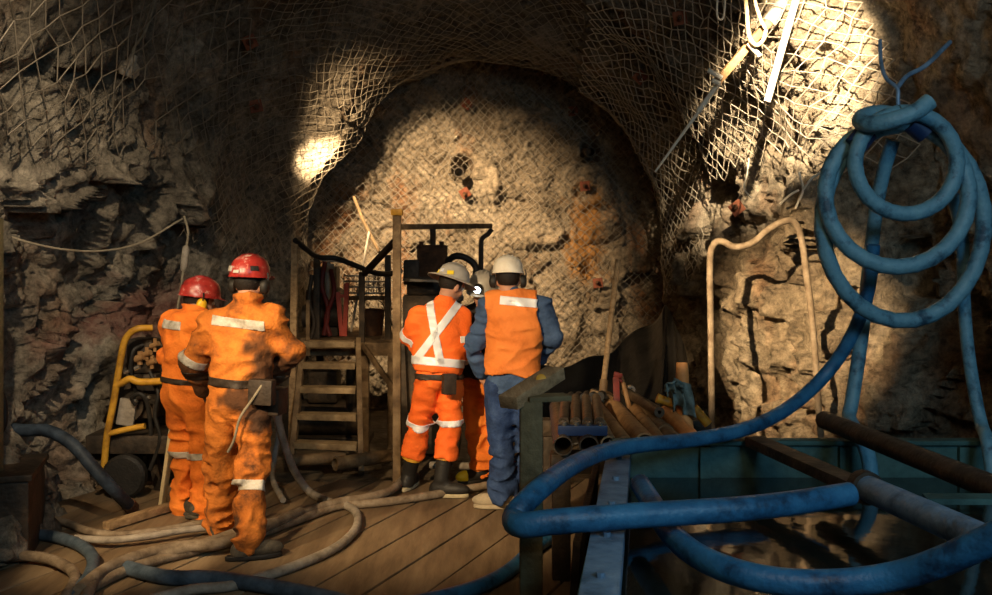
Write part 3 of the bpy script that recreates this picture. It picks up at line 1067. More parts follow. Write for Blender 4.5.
# ---- lath beside the left worker
m = MB()
m.bar(fl(162, 505, 0), at(177, 398, 6.72), 0.055, 0.028, bevel=0.004)
tag(m.build('timber_lath', M['pale_wood'], smooth=True), 'pale timber lath standing on end beside the worker at left', 'timber')
m = MB()
a, b = fl(106, 526, 0.03), fl(172, 506, 0.03)
m.bar(a, b, 0.07, 0.05, bevel=0.006)
tag(m.build('timber_batten', M['wood'], smooth=True), 'timber batten lying on the deck under the end of the blue black hose', 'timber')

# ---- hoses on the deck
def floor_hose(pts, r, mat, label, group=None, z=0.0):
    return hose_obj('floor_hose', [fl(x, y, r + z + (dz[0] if dz else 0)) for x, y, *dz in pts], r, mat, label, 'hose', group)


floor_hose([(520, 480), (490, 485), (462, 490), (420, 497), (375, 503), (338, 506), (300, 519), (255, 535), (205, 548), (150, 562), (105, 580), (66, 606)], 0.030, M['mud_hose'],
           'muddy hose running along the deck from the crew to the lower left corner')
floor_hose([(412, 468), (402, 480), (390, 491), (366, 498), (340, 502), (318, 508), (285, 519), (245, 530), (190, 548), (140, 558), (100, 574), (85, 600)], 0.032, M['mud_hose'],
           'muddy hose coming from the tall post and lying beside the long deck hose', z=0.02)
floor_hose([(330, 505), (345, 505), (357, 514), (355, 530), (335, 548), (300, 564), (262, 577), (230, 586), (190, 590), (150, 600)], 0.028, M['grey_hose'],
           'grey hose making a wide bend on the bare planks in the middle of the deck')
floor_hose([(80, 590), (105, 570), (140, 556), (180, 547), (222, 543), (262, 528), (300, 512)], 0.036, M['mud_hose'], 'thick muddy hose passing under the feet of the nearest worker', z=0.03)
floor_hose([(-12, 524), (25, 518), (60, 521), (88, 531), (120, 535), (160, 531), (205, 523)], 0.026, M['mud_hose'], 'thin muddy hose crossing the deck behind the left boots')
floor_hose([(75, 538), (110, 540), (150, 536), (185, 530), (225, 526), (262, 520)], 0.022, M['grey_hose'], 'slim grey hose lying in front of the left boots', z=0.03)
floor_hose([(-20, 540), (30, 534), (70, 541), (92, 556), (88, 578), (65, 600)], 0.036, M['dark_hose'], 'dark hose curling through the shaded lower left corner')
floor_hose([(-20, 562), (20, 556), (52, 560), (75, 576), (60, 606)], 0.030, M['mud_hose'], 'brown hose end curled inside the dark corner coil', z=0.02)
floor_hose([(120, 566), (165, 577), (210, 578), (255, 584), (310, 594), (360, 606)], 0.040, M['dark_hose'], 'blue grey hose along the bottom of the deck near the camera')
floor_hose([(395, 606), (440, 598), (480, 586), (510, 570), (535, 548), (562, 530)], 0.040, M['blue_hose_front'], 'short length of blue hose on the deck beside the square post')
floor_hose([(430, 465), (465, 466), (500, 465), (540, 464)], 0.03, M['grey_hose'], 'pale hose lying behind the boots of the orange crew')
hose_obj('hanging_hose', [at(268, 388, 6.6), at(275, 408, 6.62), at(283, 440, 6.7), at(294, 470, 6.85), at(310, 492, 7.0), fl(332, 503, .05)], 0.028, M['grey_hose'],
         'grey hose hanging from the steps and curving down onto the deck', 'hose')
hose_obj('hanging_hose', [at(277, 398, 7.4), at(279, 430, 7.4), at(274, 458, 7.3), at(273, 480, 7.2), fl(283, 500, .03)], 0.022, M['grey_hose'],
         'thin pale hose hanging straight down left of the steps', 'hose')
wl = [at(-15, 425, 6.4), at(20, 430, 6.35), at(48, 431, 6.3), at(72, 444, 6.25), at(92, 466, 6.22), at(112, 488, 6.25), fl(131, 507, .06)]
bh = empty('suction_hose', fl(131, 507, 0), 'blue black suction hose sloping down from the left rock to the deck', 'hose')
m = MB()
m.tube(smooth_path(wl, 8), 0.042, 14)
m.build('hose_body', M['suction'], bh, smooth=True)
m = MB()
m.cyl(wl[-1] + (wl[-2] - wl[-1]).normalized() * 0.05, wl[-1] - (wl[-2] - wl[-1]).normalized() * 0.025, 0.047, 14)
m.build('end_fitting', M['rust'], bh, smooth=True)
m = MB()
m.box((-3.05, 5.75, 0.22), (0.5, 0.6, 0.5), 0.3, bevel=0.02)
m.box((-3.05, 5.75, 0.485), (0.54, 0.64, 0.04), 0.3, bevel=0.01)
for k in (-1, 1):
    m.box((-3.05 + k * .16, 5.43 + k * .05, 0.25), (0.05, 0.04, 0.44), 0.3)
tag(m.build('storage_crate', M['dark_steel'], smooth=True), 'black crate in the deep shade at the left edge', 'crate')
hose_obj('hose_loop', [at(-14, 385, 6.0), at(0, 392, 5.95), at(5, 410, 5.95), at(2, 430, 5.95), at(-14, 440, 6.0)], 0.018, M['black'], 'black hose loop hanging at the left edge above the crate', 'hose')
m = MB()
m.bar((at(1, 330, 5.6).x - .05, 5.6, -0.02), at(1, 218, 5.6) - Vector((.05, 0, 0)), 0.09, 0.09, bevel=0.01)
tag(m.build('timber_prop', M['olive'], smooth=True), 'dark timber prop standing upright at the left edge', 'timber')

# ---- cables on the left rock
hose_obj('cable', [at(-10, 228, 6.2), at(20, 240, 6.25), at(60, 249, 6.5), at(100, 251, 6.8), at(140, 243, 7.1), at(182, 219, 7.5)], 0.0085, M['cable'],
         'thin cable sagging across the left rock wall', 'cable', n=8)
dc = empty('drop_cable', at(184, 216, 7.5), 'vertical cable with an inline plug hanging above the left worker', 'cable')
m = MB()
m.tube(smooth_path([at(184, 216, 7.5), at(188, 232, 7.5), at(186, 250, 7.5), at(182, 280, 7.45), at(176, 318, 7.4)], 6), 0.0095, 8)
m.build('cable_run', M['cable'], dc, smooth=True)
m = MB()
m.tube([at(186, 246, 7.5), at(185.6, 249, 7.5), at(184, 268, 7.48), at(183, 271, 7.48)], 0.028, 10, rf=lambda t, r: r * (0.6 if t < .05 or t > .95 else 1))
m.build('inline_plug', M['grey_hose'], dc, smooth=True, label='pale grey inline plug')
hl = empty('hanging_lamp', at(130, 66, 7.2), 'small round unlit lamp hanging on a cable from the roof mesh', 'lamp')
m = MB()
m.tube(smooth_path([at(158, -12, 7.3), at(152, 12, 7.3), at(145, 32, 7.25), at(134, 48, 7.2), at(133, 58, 7.2)], 6), 0.0085, 8)
m.build('cable_run', M['cable'], hl, smooth=True)
m = MB()
c = at(130, 67, 7.2)
m.lathe([(0.005, 0.10), (0.03, 0.095), (0.035, 0.05), (0.07, 0.02), (0.08, -0.03), (0.06, -0.075), (0.006, -0.085)], c, 20, Matrix.Rotation(0.35, 3, 'Y'))
m.build('lamp_body', M['grey_hose'], hl, smooth=True)

# ---- rock bolts
def bolt(px, py, Y, nrm, label, size=0.13):
    c = at(px, py, Y)
    nrm = Vector(nrm).normalized()
    e = empty('rock_bolt', c, label, 'rock bolt', 'rock bolts in the mesh')
    q = nrm.to_track_quat('Z', 'Y').to_matrix() @ Matrix.Rotation(random.uniform(0, 1.5), 3, 'Z')
    m = MB()
    m.box(c, (size, size, 0.012), q, bevel=0.003)
    m.lathe([(size * .32, 0), (size * .2, .02), (size * .1, .025)], c + nrm * 0.006, 12, q)
    m.build('plate', M['rust_red'], e, smooth=True)
    m = MB()
    m.cyl(c - nrm * 0.1, c + nrm * 0.10, 0.013, 8)
    m.cyl(c + nrm * 0.03, c + nrm * 0.055, 0.024, 6)
    m.build('bolt', M['rust'], e, smooth=True)


def surf(px, py, names):
    """where the ray of that pixel meets the rock"""
    dg = bpy.context.evaluated_depsgraph_get()
    o = Vector((0, 0, CAMH))
    d = (at(px, py, 10) - o).normalized()
    best = None
    for n in names:
        ob = bpy.data.objects[n]
        ok, loc, nor, _ = ob.ray_cast(o, d)
        if ok and (best is None or (loc - o).length < (best[0] - o).length):
            best = (loc, nor if nor.dot(d) < 0 else -nor)
    return best


WALLS = ['wall_left', 'wall_right', 'ceiling', 'wall_back']
bpy.context.view_layer.update()
_h = surf(322, 150, WALLS)
print('COLLAR', _h)
_d = (_h[1] * 1.0 + Vector((0.5, -0.9, 0.2))).normalized()
spot('added_collar_spot', _h[0] + _d * 1.9, _h[0] + Vector((0, 0, -.08)), 5200, WARM, 20, 0.9)  # narrow extra spot added to make the hot patch on the collar
for px, py, lab in ((250, 42, 'rusty rock bolt plate highest on the left roof mesh'), (256, 106, 'rusty rock bolt plate on the roof mesh left of the brow'),
                    (467, 104, 'rusty rock bolt plate at the top middle of the round face'), (573, 111, 'rusty rock bolt plate at the top right of the round face'),
                    (640, 77, 'rusty rock bolt plate on the roof right of the brow'), (465, 193, 'rusty rock bolt plate below the left drilled hole'),
                    (585, 186, 'rusty rock bolt plate below the right drilled hole'), (657, 189, 'rusty rock bolt plate at the right rim of the round face'),
                    (697, 133, 'rusty rock bolt plate on the right mesh under the leaning rod'), (737, 208, 'rusty rock bolt plate low on the right mesh above the pillar'),
                    (598, 283, 'rusty rock bolt plate low on the face under the rust streak'), (680, 18, 'rusty rock bolt plate highest on the right roof mesh')):
    h = surf(px, py, WALLS)
    c = h[0] - (h[0] - Vector((0, 0, CAMH))).normalized() * 0.16
    nn = (h[1] * 0.5 - (h[0] - Vector((0, 0, CAMH))).normalized()).normalized()
    bolt((c.x / c.y) * F + PX0, PY0 - (c.z - CAMH) / c.y * F, c.y, nn, lab, 0.115)
for px, py, lab in ((459, 170, 'dark pipe stub sticking out of the left drilled hole'), (590, 150, 'dark pipe stub sticking out of the right drilled hole')):
    c = at(px, py, 11.0)
    m = MB()
    m.pipe(c + Vector((0, 0.35, 0.02)), c + Vector((0.0, -0.06, -0.03)), 0.06, 0.048)
    tag(m.build('pipe_stub', M['dark_steel'], smooth=True), lab, 'pipe')

# ---- rods hanging at the upper right
rp = empty('hanging_rod', at(716, 82, 7.0), 'long tapering rod hanging diagonally from the right roof mesh', 'rod')
m = MB()
m.tube([at(655, 172, 7.0), at(702, 107, 7.0)], 0.008, 8, r2=0.014)
m.build('rod_tip', M['white_pvc'], rp, smooth=True)
m = MB()
m.tube([at(698, 112, 7.0), at(724, 76, 7.0)], 0.020, 8)
m.build('rod_sleeve', M['white_pvc'], rp, smooth=True)
m = MB()
m.bar(at(716, 83, 7.0), at(774, 16, 7.05), 0.07, 0.06, bevel=0.012)
m.build('timber_shaft', M['pipe_brown'], rp, smooth=True)
m = MB()
m.tube([at(768, 24, 7.05), at(786, 0, 7.1), at(802, -22, 7.1)], 0.055, 10)
m.build('shaft_collar', M['grey_hose'], rp, smooth=True)
for a, b in (((708, 70), (722, 78)), ((748, 43), (760, 56)), ((712, 80), (720, 84))):
    m = MB()
    m.tube([at(*a, 6.94), at(*b, 6.94)], 0.018, 8)
    m.build('lashing', M['white_pvc'], rp, smooth=True)
m = MB()
m.tube([at(767, 102, 6.82), at(783, 45, 6.84), at(800, -14, 6.88)], 0.026, 12)
tag(m.build('plastic_pipe', M['white_pvc'], smooth=True), 'straight white plastic pipe hanging from the roof at upper right', 'pipe')
hose_obj('rope', [at(744, -14, 6.9), at(747, 12, 6.9), at(749, 35, 6.88), at(756, 45, 6.88), at(763, 40, 6.88), at(766, 30, 6.9)], 0.014, M['pale_wood'], 'pale rope looped round the hanging timber shaft', 'rope', n=8)
hose_obj('rope', [at(752, -14, 6.95), at(756, 5, 6.93), at(761, 20, 6.93), at(765, 28, 6.95)], 0.012, M['pale_wood'], 'short pale rope end tied to the top of the timber shaft', 'rope', n=8)
hose_obj('wire_loop', [at(719, -14, 7.2), at(717, 6, 7.2), at(718, 18, 7.2), at(723, 18, 7.2), at(725, 4, 7.2), at(724, -14, 7.2)], 0.008, M['white_pvc'], 'small pale wire loop hanging from the roof left of the rope', 'wire', n=6)
hose_obj('wire_end', [at(749, 158, 7.6), at(747, 175, 7.55), at(744, 188, 7.55), at(751, 198, 7.55)], 0.006, M['white_pvc'], 'bent pale wire end in the shadow above the grey pillar hose', 'wire', n=6)
for k, pts in enumerate(([at(792, 222, 7.15), at(797, 205, 7.1), at(803, 190, 7.1), at(799, 172, 7.15)], [at(803, 190, 7.1), at(812, 178, 7.05), at(822, 172, 7.1)],
                         [at(780, 204, 7.15), at(790, 195, 7.1), at(799, 190, 7.1)], [at(796, 208, 7.1), at(806, 212, 7.05), at(812, 222, 7.05)])):
    hose_obj('wire_end', pts, 0.009, M['white_pvc'], ('broken wire end standing up over the bend of the pillar hose', 'broken wire end bent right beside the blue coil',
                                                    'broken wire end pointing left above the pillar hose', 'broken wire end curling down to the right of the pillar hose')[k], 'wire', n=6)

# ---- grey hose over the rock pillar
hose_obj('pillar_hose', [at(713, 470, 7.0), at(712, 430, 7.0), at(711, 340, 7.0), at(710, 265, 7.0), at(713, 246, 6.98), at(721, 241, 6.95), at(735, 247, 6.9), at(752, 243, 6.9), at(768, 230, 6.9),
                         at(782, 222, 6.9), at(794, 222, 6.9), at(801, 237, 6.88), at(806, 270, 6.86), at(811, 310, 6.85), at(815, 355, 6.84), at(818, 400, 6.84), at(822, 450, 6.84)],
         0.024, M['mud_hose'], 'muddy hose arched over the lit rock pillar', 'hose')

# ================================================================== tank
ZR = 0.85
ZW = 0.665
nl, fl_ = Vector((0.20, 2.45, ZR)), Vector((0.586, 4.80, ZR))
fr, nr = Vector((2.75, 4.80, ZR)), Vector((2.75, 2.45, ZR))
tk = empty('water_tank', (1.5, 3.6, 0), 'long teal steel water tank filled with dark water at lower right', 'tank')


def wall(a, b, name, mat, z0=0.0, z1=ZR - 0.02, th=0.02):
    m = MB()
    d = Vector((b.x - a.x, b.y - a.y, 0))
    m.box(((a.x + b.x) / 2, (a.y + b.y) / 2, (z0 + z1) / 2), (d.length, th, z1 - z0), Matrix.Rotation(math.atan2(d.y, d.x), 3, 'Z'), bevel=0.003)
    return m.build(name, mat, tk, smooth=True)


wall(fl_, fr, 'end_plate', M['teal'])
wall(nl, fl_, 'side_plate', M['teal'])
wall(nr, fr, 'side_plate', M['teal'])
wall(nl, nr, 'end_plate', M['teal'])
m = MB()
m.bar(nl + Vector((0.05, 0, -.02)), fl_ + Vector((0.045, .05, -.02)), 0.105, 0.022, bevel=0.003)
m.bar(nl + Vector((0.05, 0, -.09)), fl_ + Vector((0.045, .05, -.09)), 0.022, 0.14, bevel=0.003)
m.bar(nl + Vector((0.105, 0, -.05)), fl_ + Vector((0.10, .05, -.05)), 0.012, 0.08, bevel=0.003)
for t in (0.15, 0.32, 0.49, 0.66, 0.83):
    c = nl.lerp(fl_, t)
    m.cyl(c + Vector((0.05, 0, -0.012)), c + Vector((0.05, 0, 0.006)), 0.014, 8)
m.build('rim_beam', M['blue_steel'], tk, smooth=True, label='blue grey rim beam')
m = MB()
m.bar(fl_ + Vector((0, 0.01, -0.01)), fr + Vector((0, 0.01, -0.01)), 0.09, 0.022, bevel=0.003)
m.build('rim_flange', M['teal'], tk, smooth=True)
m = MB()
m.poly([(nl.x + .02, nl.y + .02, ZW - 0.4), (nr.x - .02, nr.y + .02, ZW - 0.4), (fr.x - .02, fr.y - .02, ZW - 0.4), (fl_.x + .02, fl_.y - .02, ZW - 0.4)], (0, 0, 0.4))
wt = m.build('water', M['water'], tk)
# stiffeners on the far plate
for x in (1.05, 1.75, 2.35):
    m = MB()
    m.bar((x, 4.775, ZW - 0.1), (x, 4.775, ZR - 0.03), 0.05, 0.03, up=(0, 1, 0))
    m.build('stiffener', M['teal'], tk)

# steel members laid across the tank
m = MB()
m.bar(at(754, 441, 4.74), at(872, 493, 3.72), 0.10, 0.05, bevel=0.006)
tag(m.build('steel_channel', M['dark_steel'], smooth=True), 'dark steel channel sloping from the far tank rim to the middle of the tank', 'beam')
sp = empty('steel_pipe', at(870, 492, 3.6), 'fat blue grey steel pipe lying across the right end of the tank', 'pipe')
a, b = at(862, 486, 3.66), at(1010, 552, 2.75)
m = MB()
m.pipe(a, b, 0.05, 0.042)
m.build('pipe_body', M['blue_steel'], sp, smooth=True)
m = MB()
m.pipe(a, a.lerp(b, 0.06), 0.064, 0.05)
m.build('coupling', M['dark_steel'], sp, smooth=True)
m = MB()
m.pipe(at(824, 420, 4.86), at(1004, 492, 3.35), 0.046, 0.038)
tag(m.build('steel_pipe', M['dark_steel'], smooth=True), 'dark steel pipe lying over the far right corner of the tank', 'pipe')
m = MB()
m.bar(at(925, 470, 3.3) + Vector((0, 0, -.1)), at(1010, 470, 3.25) + Vector((0, 0, -.1)), 0.08, 0.02)
tag(m.build('teal_plank', M['teal'], smooth=True), 'short teal plank bridging the right end of the tank', 'plank')

# square post in front of the standing man
c = at(531, 400, 3.55)
po = empty('square_post', (c.x, 3.55, 0), 'muddy green square post beside the tank in front of the man in jeans', 'post')
bars('post_body', po, M['olive'], [((c.x, 3.55, -0.03), (c.x, 3.55, c.z), 0.085, 0.085)])
bars('top_bracket', po, M['olive'], [((c.x - 0.02, 3.55, c.z + .005), (c.x + 0.14, 3.6, c.z + .005), 0.09, 0.02)])
m = MB()
a, b = at(508, 411, 3.5), at(556, 380, 3.75)
m.bar(a + Vector((0, 0, .03)), b + Vector((0, 0, .03)), 0.085, 0.05, bevel=0.006)
tag(m.build('timber_block', M['wood'], smooth=True), 'short squared timber lying tilted on top of the square post', 'timber')
m = MB()
a = at(543, 388, 3.66)
m.lathe([(0.012, 0), (0.019, 0.005), (0.02, 0.016), (0.010, 0.02)], at(541, 380, 3.64), 12, Matrix.Rotation(1.2, 3, 'X'))
tag(m.build('brass_coupling', M['yellow'], smooth=True), 'small brass coupling lying on the tilted timber block', 'coupling')
# made-up plate, added to darken the gap left of the tank
m = MB()
m.box((0.375, 4.1, 0.36), (0.03, 1.3, 0.78), Matrix.Rotation(-0.16, 3, 'Z') @ Matrix.Rotation(0.06, 3, 'Y'), bevel=0.006)
tag(m.build('dark_filler_plate', M['dark_steel'], smooth=True), 'made-up dark plate filling the dark gap left of the tank', 'plate')

# ---- the blue hoses
HB = M['blue_hose']
HF = M['blue_hose_front']
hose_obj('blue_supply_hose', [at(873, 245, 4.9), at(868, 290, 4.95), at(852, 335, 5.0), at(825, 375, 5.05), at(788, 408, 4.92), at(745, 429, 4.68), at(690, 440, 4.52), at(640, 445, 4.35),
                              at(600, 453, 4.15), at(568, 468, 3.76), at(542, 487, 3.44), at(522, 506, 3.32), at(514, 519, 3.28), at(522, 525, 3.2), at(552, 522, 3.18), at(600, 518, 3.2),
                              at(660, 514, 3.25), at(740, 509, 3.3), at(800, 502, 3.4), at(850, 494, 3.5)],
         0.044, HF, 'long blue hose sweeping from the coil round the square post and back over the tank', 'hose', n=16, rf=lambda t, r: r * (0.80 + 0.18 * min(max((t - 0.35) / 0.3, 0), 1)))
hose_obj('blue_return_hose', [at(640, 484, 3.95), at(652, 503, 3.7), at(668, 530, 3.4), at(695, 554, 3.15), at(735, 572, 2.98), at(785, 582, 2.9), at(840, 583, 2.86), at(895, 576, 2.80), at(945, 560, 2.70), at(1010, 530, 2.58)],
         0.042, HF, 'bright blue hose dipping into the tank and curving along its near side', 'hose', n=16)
hc = empty('blue_hose_coil', at(905, 210, 4.75), 'coil of pale blue hose hanging in three loops on the right wall', 'hose coil')


def loop(cx, cy, rx, ry, Y, dY, a0, a1, rot=0.0, n=26):
    out = []
    for i in range(n + 1):
        t = math.radians(a0 + (a1 - a0) * i / n)
        x, y = rx * math.cos(t), ry * math.sin(t)
        xr, yr = x * math.cos(rot) - y * math.sin(rot), x * math.sin(rot) + y * math.cos(rot)
        out.append(at(cx + xr, cy + yr, Y + dY * math.sin(t + 0.7)))
    return out


HR = 0.040
m = MB()
m.tube(smooth_path([at(930, 101, 4.42), at(915, 112, 4.42), at(893, 120, 4.44), at(872, 124, 4.5), at(861, 122, 4.58), at(864, 116, 4.66), at(880, 113, 4.72), at(900, 116, 4.75), at(920, 124, 4.76)], 6)
       + loop(903, 223, 81, 98, 4.74, 0.03, -76, 268)[:], HR, 14)
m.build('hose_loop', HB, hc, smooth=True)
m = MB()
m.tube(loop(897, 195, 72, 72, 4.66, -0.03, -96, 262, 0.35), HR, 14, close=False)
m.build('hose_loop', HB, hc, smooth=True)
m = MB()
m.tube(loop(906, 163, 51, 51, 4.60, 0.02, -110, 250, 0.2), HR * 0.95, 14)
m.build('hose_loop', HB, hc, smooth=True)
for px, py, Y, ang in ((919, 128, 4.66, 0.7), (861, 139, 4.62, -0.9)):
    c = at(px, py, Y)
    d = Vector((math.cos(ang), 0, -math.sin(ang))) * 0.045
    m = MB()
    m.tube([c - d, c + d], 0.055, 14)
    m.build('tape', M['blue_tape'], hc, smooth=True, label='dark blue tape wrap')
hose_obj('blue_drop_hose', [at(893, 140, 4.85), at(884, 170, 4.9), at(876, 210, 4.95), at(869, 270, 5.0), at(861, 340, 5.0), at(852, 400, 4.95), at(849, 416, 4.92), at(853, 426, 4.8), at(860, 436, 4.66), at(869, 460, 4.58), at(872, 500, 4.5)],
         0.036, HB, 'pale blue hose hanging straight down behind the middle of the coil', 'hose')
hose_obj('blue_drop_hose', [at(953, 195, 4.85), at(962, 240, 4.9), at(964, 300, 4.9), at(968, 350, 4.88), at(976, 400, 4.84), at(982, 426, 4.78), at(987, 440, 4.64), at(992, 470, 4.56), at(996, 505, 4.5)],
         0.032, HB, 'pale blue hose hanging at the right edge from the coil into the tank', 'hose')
hose_obj('hanger_wire', [at(880, 40, 4.9), at(881, 62, 4.85), at(886, 78, 4.8), at(897, 88, 4.76), at(898, 100, 4.75), at(899, 118, 4.75)], 0.010, M['blue_steel'], 'bent hanger wire holding up the blue hose coil', 'wire', n=8)
hose_obj('hanger_wire', [at(897, 88, 4.76), at(907, 76, 4.8), at(925, 66, 4.85), at(942, 50, 4.9), at(950, 42, 4.95)], 0.012, M['blue_steel'], 'twisted wire tail running up right from the coil hanger', 'wire', n=8)

# ================================================================== rack of pipes and sheet
ZK = 0.70
rk = empty('pipe_rack', (0.75, 5.8, 0), 'low dark rack carrying brown pipes behind the tank', 'rack')
for y in (5.25, 6.3):
    bars('beam', rk, M['dark_steel'], [((0.30, y, ZK - 0.06), (1.42, y, ZK - 0.06), 0.12, 0.11)])
    for x in (0.36, 0.85, 1.36):
        bars('leg', rk, M['dark_steel'], [((x, y, -0.03), (x, y, ZK - 0.115), 0.10, 0.10)])
gp = 'brown pipes on the rack'
for i, (px, r, y0, y1, mt, lab) in enumerate(((609, .047, 5.2, 6.5, 'wood', 'brown pole on the rack next to the short drill rods'),
                                              (625, .047, 5.2, 6.45, 'pipe_brown', 'orange brown pipe on the rack in front of the red bar'),
                                              (645, .056, 5.2, 6.75, 'pipe_brown', 'fattest brown pipe on the rack below the shiny ring'),
                                              (661, .045, 5.2, 6.3, 'pipe_brown', 'brown pipe on the rack between the fattest pipe and the banded pipe'),
                                              (678, .047, 5.2, 6.45, 'brown_steel', 'muddy pipe on the rack left of the orange post'),
                                              (697, .050, 5.2, 6.2, 'orange_pipe', 'faded orange pipe at the right end of the rack'))):
    x = (px - PX0) / F * y0
    x2 = x + (0.02, -.02, -.03, .02, -.03, .01)[i]
    m = MB()
    m.pipe((x, y0, ZK + r), (x2, y1, ZK + r), r, r * 0.8, 18)
    for t in ((0.25, 0.6) if i in (4,) else ()):
        m.pipe((x + (x2 - x) * t, y0 + (y1 - y0) * t, ZK + r), (x + (x2 - x) * (t + .06), y0 + (y1 - y0) * (t + .06), ZK + r), r + .006, r - .002, 18)
    tag(m.build('rack_pipe', M[mt], smooth=True), lab, 'pipe', gp)
# upper layer
m = MB()
m.pipe((0.99, 5.75, ZK + 0.13), (0.90, 6.6, ZK + 0.13), 0.032, 0.012, 18)
tag(m.build('rack_pipe', M['pipe_dark'], smooth=True), 'dark banded pipe lying on top of the others on the rack', 'pipe', gp)
# short drill rods with a blue clamp
cx0 = at(580, 428, 5.35)
rods = []
for k in range(4):
    x = cx0.x - 0.098 + k * 0.066
    m = MB()
    m.cyl((x, 5.27, ZK + 0.155), (x + 0.075, 6.15, ZK + 0.155), 0.030, 14)
    m.cyl((x - .003, 5.24, ZK + 0.155), (x, 5.27, ZK + 0.155), 0.018, 12)
    tag(m.build('drill_rod', M['pipe_dark'], smooth=True), ('leftmost short dark drill rod in the blue clamp', 'second short drill rod from the left in the blue clamp', 'third short drill rod from the left in the blue clamp',
                                                            'rightmost short drill rod in the blue clamp next to the brown pole')[k], 'drill rod', 'short drill rods in the blue clamp')
bc = empty('rod_clamp', (cx0.x, 5.22, ZK + .1), 'dark blue clamp bar with bright bolts across the short drill rods', 'clamp')
bars('clamp_bar', bc, M['blue_tape'], [((cx0.x - 0.135, 5.2, ZK + 0.125), (cx0.x + 0.135, 5.2, ZK + 0.125), 0.05, 0.055)])
for k in range(4):
    m = MB()
    x = cx0.x - 0.1 + k * 0.066
    m.cyl((x, 5.19, ZK + 0.15), (x, 5.19, ZK + 0.172), 0.014, 8)
    m.build('bolt', M['chrome'], bc, smooth=True)
for k, px in enumerate((563, 589)):
    c = at(px, 447, 5.12)
    m = MB()
    m.pipe((c.x, 5.12, ZK + .055), (c.x + 0.05, 6.4, ZK + .055), 0.053, 0.046, 20)
    tag(m.build('casing_pipe', M['pipe_dark'], smooth=True), ('wide dark casing pipe at the left end of the rack', 'wide dark casing pipe under the middle of the blue clamp')[k], 'pipe')
m = MB()
for k in range(5):
    m.tube([at(568 + k * 8, 399 - k * .6, 6.35), at(571 + k * 8, 396 - k * .6, 6.6)], 0.03, 10)
tag(m.build('wrapped_bundle', M['tarp'], smooth=True), 'shiny black wrapped bundle behind the short drill rods', 'bundle')
bars('x', None, M['wood'], [((at(562, 398, 6.0).x, 6.5, -0.05), at(563, 395, 6.5), 0.08, 0.08)])
o = bpy.data.objects['x']
o.name = 'timber_stake'
tag(o, 'rough timber stake left of the wrapped bundle', 'timber')

# tall wooden pole, red bar, lever, ring, rag post
sh = empty('long_handled_tool', at(606, 388, 6.55), 'long wooden pole leaning on the black sheet behind the rack', 'tool')
m = MB()
m.tube([at(603, 388, 6.55), at(611, 320, 6.75), at(618, 260, 6.95)], 0.021, 10)
m.build('handle', M['wood'], sh, smooth=True)
m = MB()
m.tube([at(602, 412, 6.5), at(603, 392, 6.54), at(604, 380, 6.57)], 0.03, 10)
m.box(at(602, 395, 6.5), (0.17, 0.05, 0.04), Matrix.Rotation(0.3, 3, 'Y'), bevel=0.01)
m.build('socket', M['brown_steel'], sh, smooth=True)
m = MB()
m.bar(at(617, 416, 6.3), at(616, 377, 6.4), 0.045, 0.03, bevel=0.008)
m.box(at(618, 375, 6.4), (0.06, 0.04, 0.035), Matrix.Rotation(0.3, 3, 'Y'), bevel=0.01)
m.box(at(619, 380, 6.4), (0.05, 0.035, 0.02), Matrix.Rotation(0.3, 3, 'Y'), bevel=0.006)
tag(m.build('pipe_wrench', M['worn_red'], smooth=True), 'red pipe wrench standing upright among the pipes', 'wrench')
m = MB()
m.tube([at(631, 414, 6.35), at(625, 390, 6.4), at(620, 374, 6.45)], 0.017, 8)
tag(m.build('brass_lever', M['pipe_brown'], smooth=True), 'slim brown bar leaning beside the red wrench', 'bar')
c = at(631, 389, 6.9)
rg = MB()
rg.pipe(c + Vector((0, 0.03, 0)), c - Vector((0, 0.03, 0)), 0.028, 0.012)
tag(rg.build('steel_ring', M['chrome'], smooth=True), 'shiny steel ring hanging against the black sheet', 'ring')
m = MB()
m.tube([at(686, 440, 5.9), at(683, 400, 6.1), at(682, 363, 6.15)], 0.045, 14, rf=lambda t, r: r * (1.25 - 0.4 * t))
tag(m.build('orange_post', M['orange_pipe'], smooth=True), 'pale orange post with a teal rag tied round it', 'post')
for a, b, l in (((657, 398), (673, 404), 'yellow pipe end poking out left of the teal rag'), ((694, 408), (708, 424), 'yellow pipe end hanging right of the teal rag')):
    m = MB()
    m.tube([at(*a, 6.0), at(*b, 6.0)], 0.03, 12)
    tag(m.build('yellow_pipe', M['yellow'], smooth=True), l, 'pipe')

# cloth helper: grid patch between two edge curves
def patch(name, top, bot, n, k, fn, mat, th=0.006):
    T, B = smooth_path(top, n), smooth_path(bot, n)
    nn = min(len(T), len(B))
    V, Q = [], []
    for i in range(nn):
        for j in range(k + 1):
            t = j / k
            p = T[i].lerp(B[i], t)
            V.append(p + fn(i / (nn - 1), t))
    for i in range(nn - 1):
        for j in range(k):
            a = i * (k + 1) + j
            Q.append((a, a + 1, a + k + 2, a + k + 1))
    o = np_mesh(name, np.array([tuple(v) for v in V]), np.array(Q), mat)
    md = o.modifiers.new('solid', 'SOLIDIFY')
    md.thickness = th
    return o


def rag_fn(u, t):
    return Vector((0.012 * math.sin(u * 14 + t * 3), -0.03 * math.sin(u * 17) * (0.4 + t) - 0.02 * math.sin(t * 9 + u * 4), 0.01 * math.sin(u * 9)))


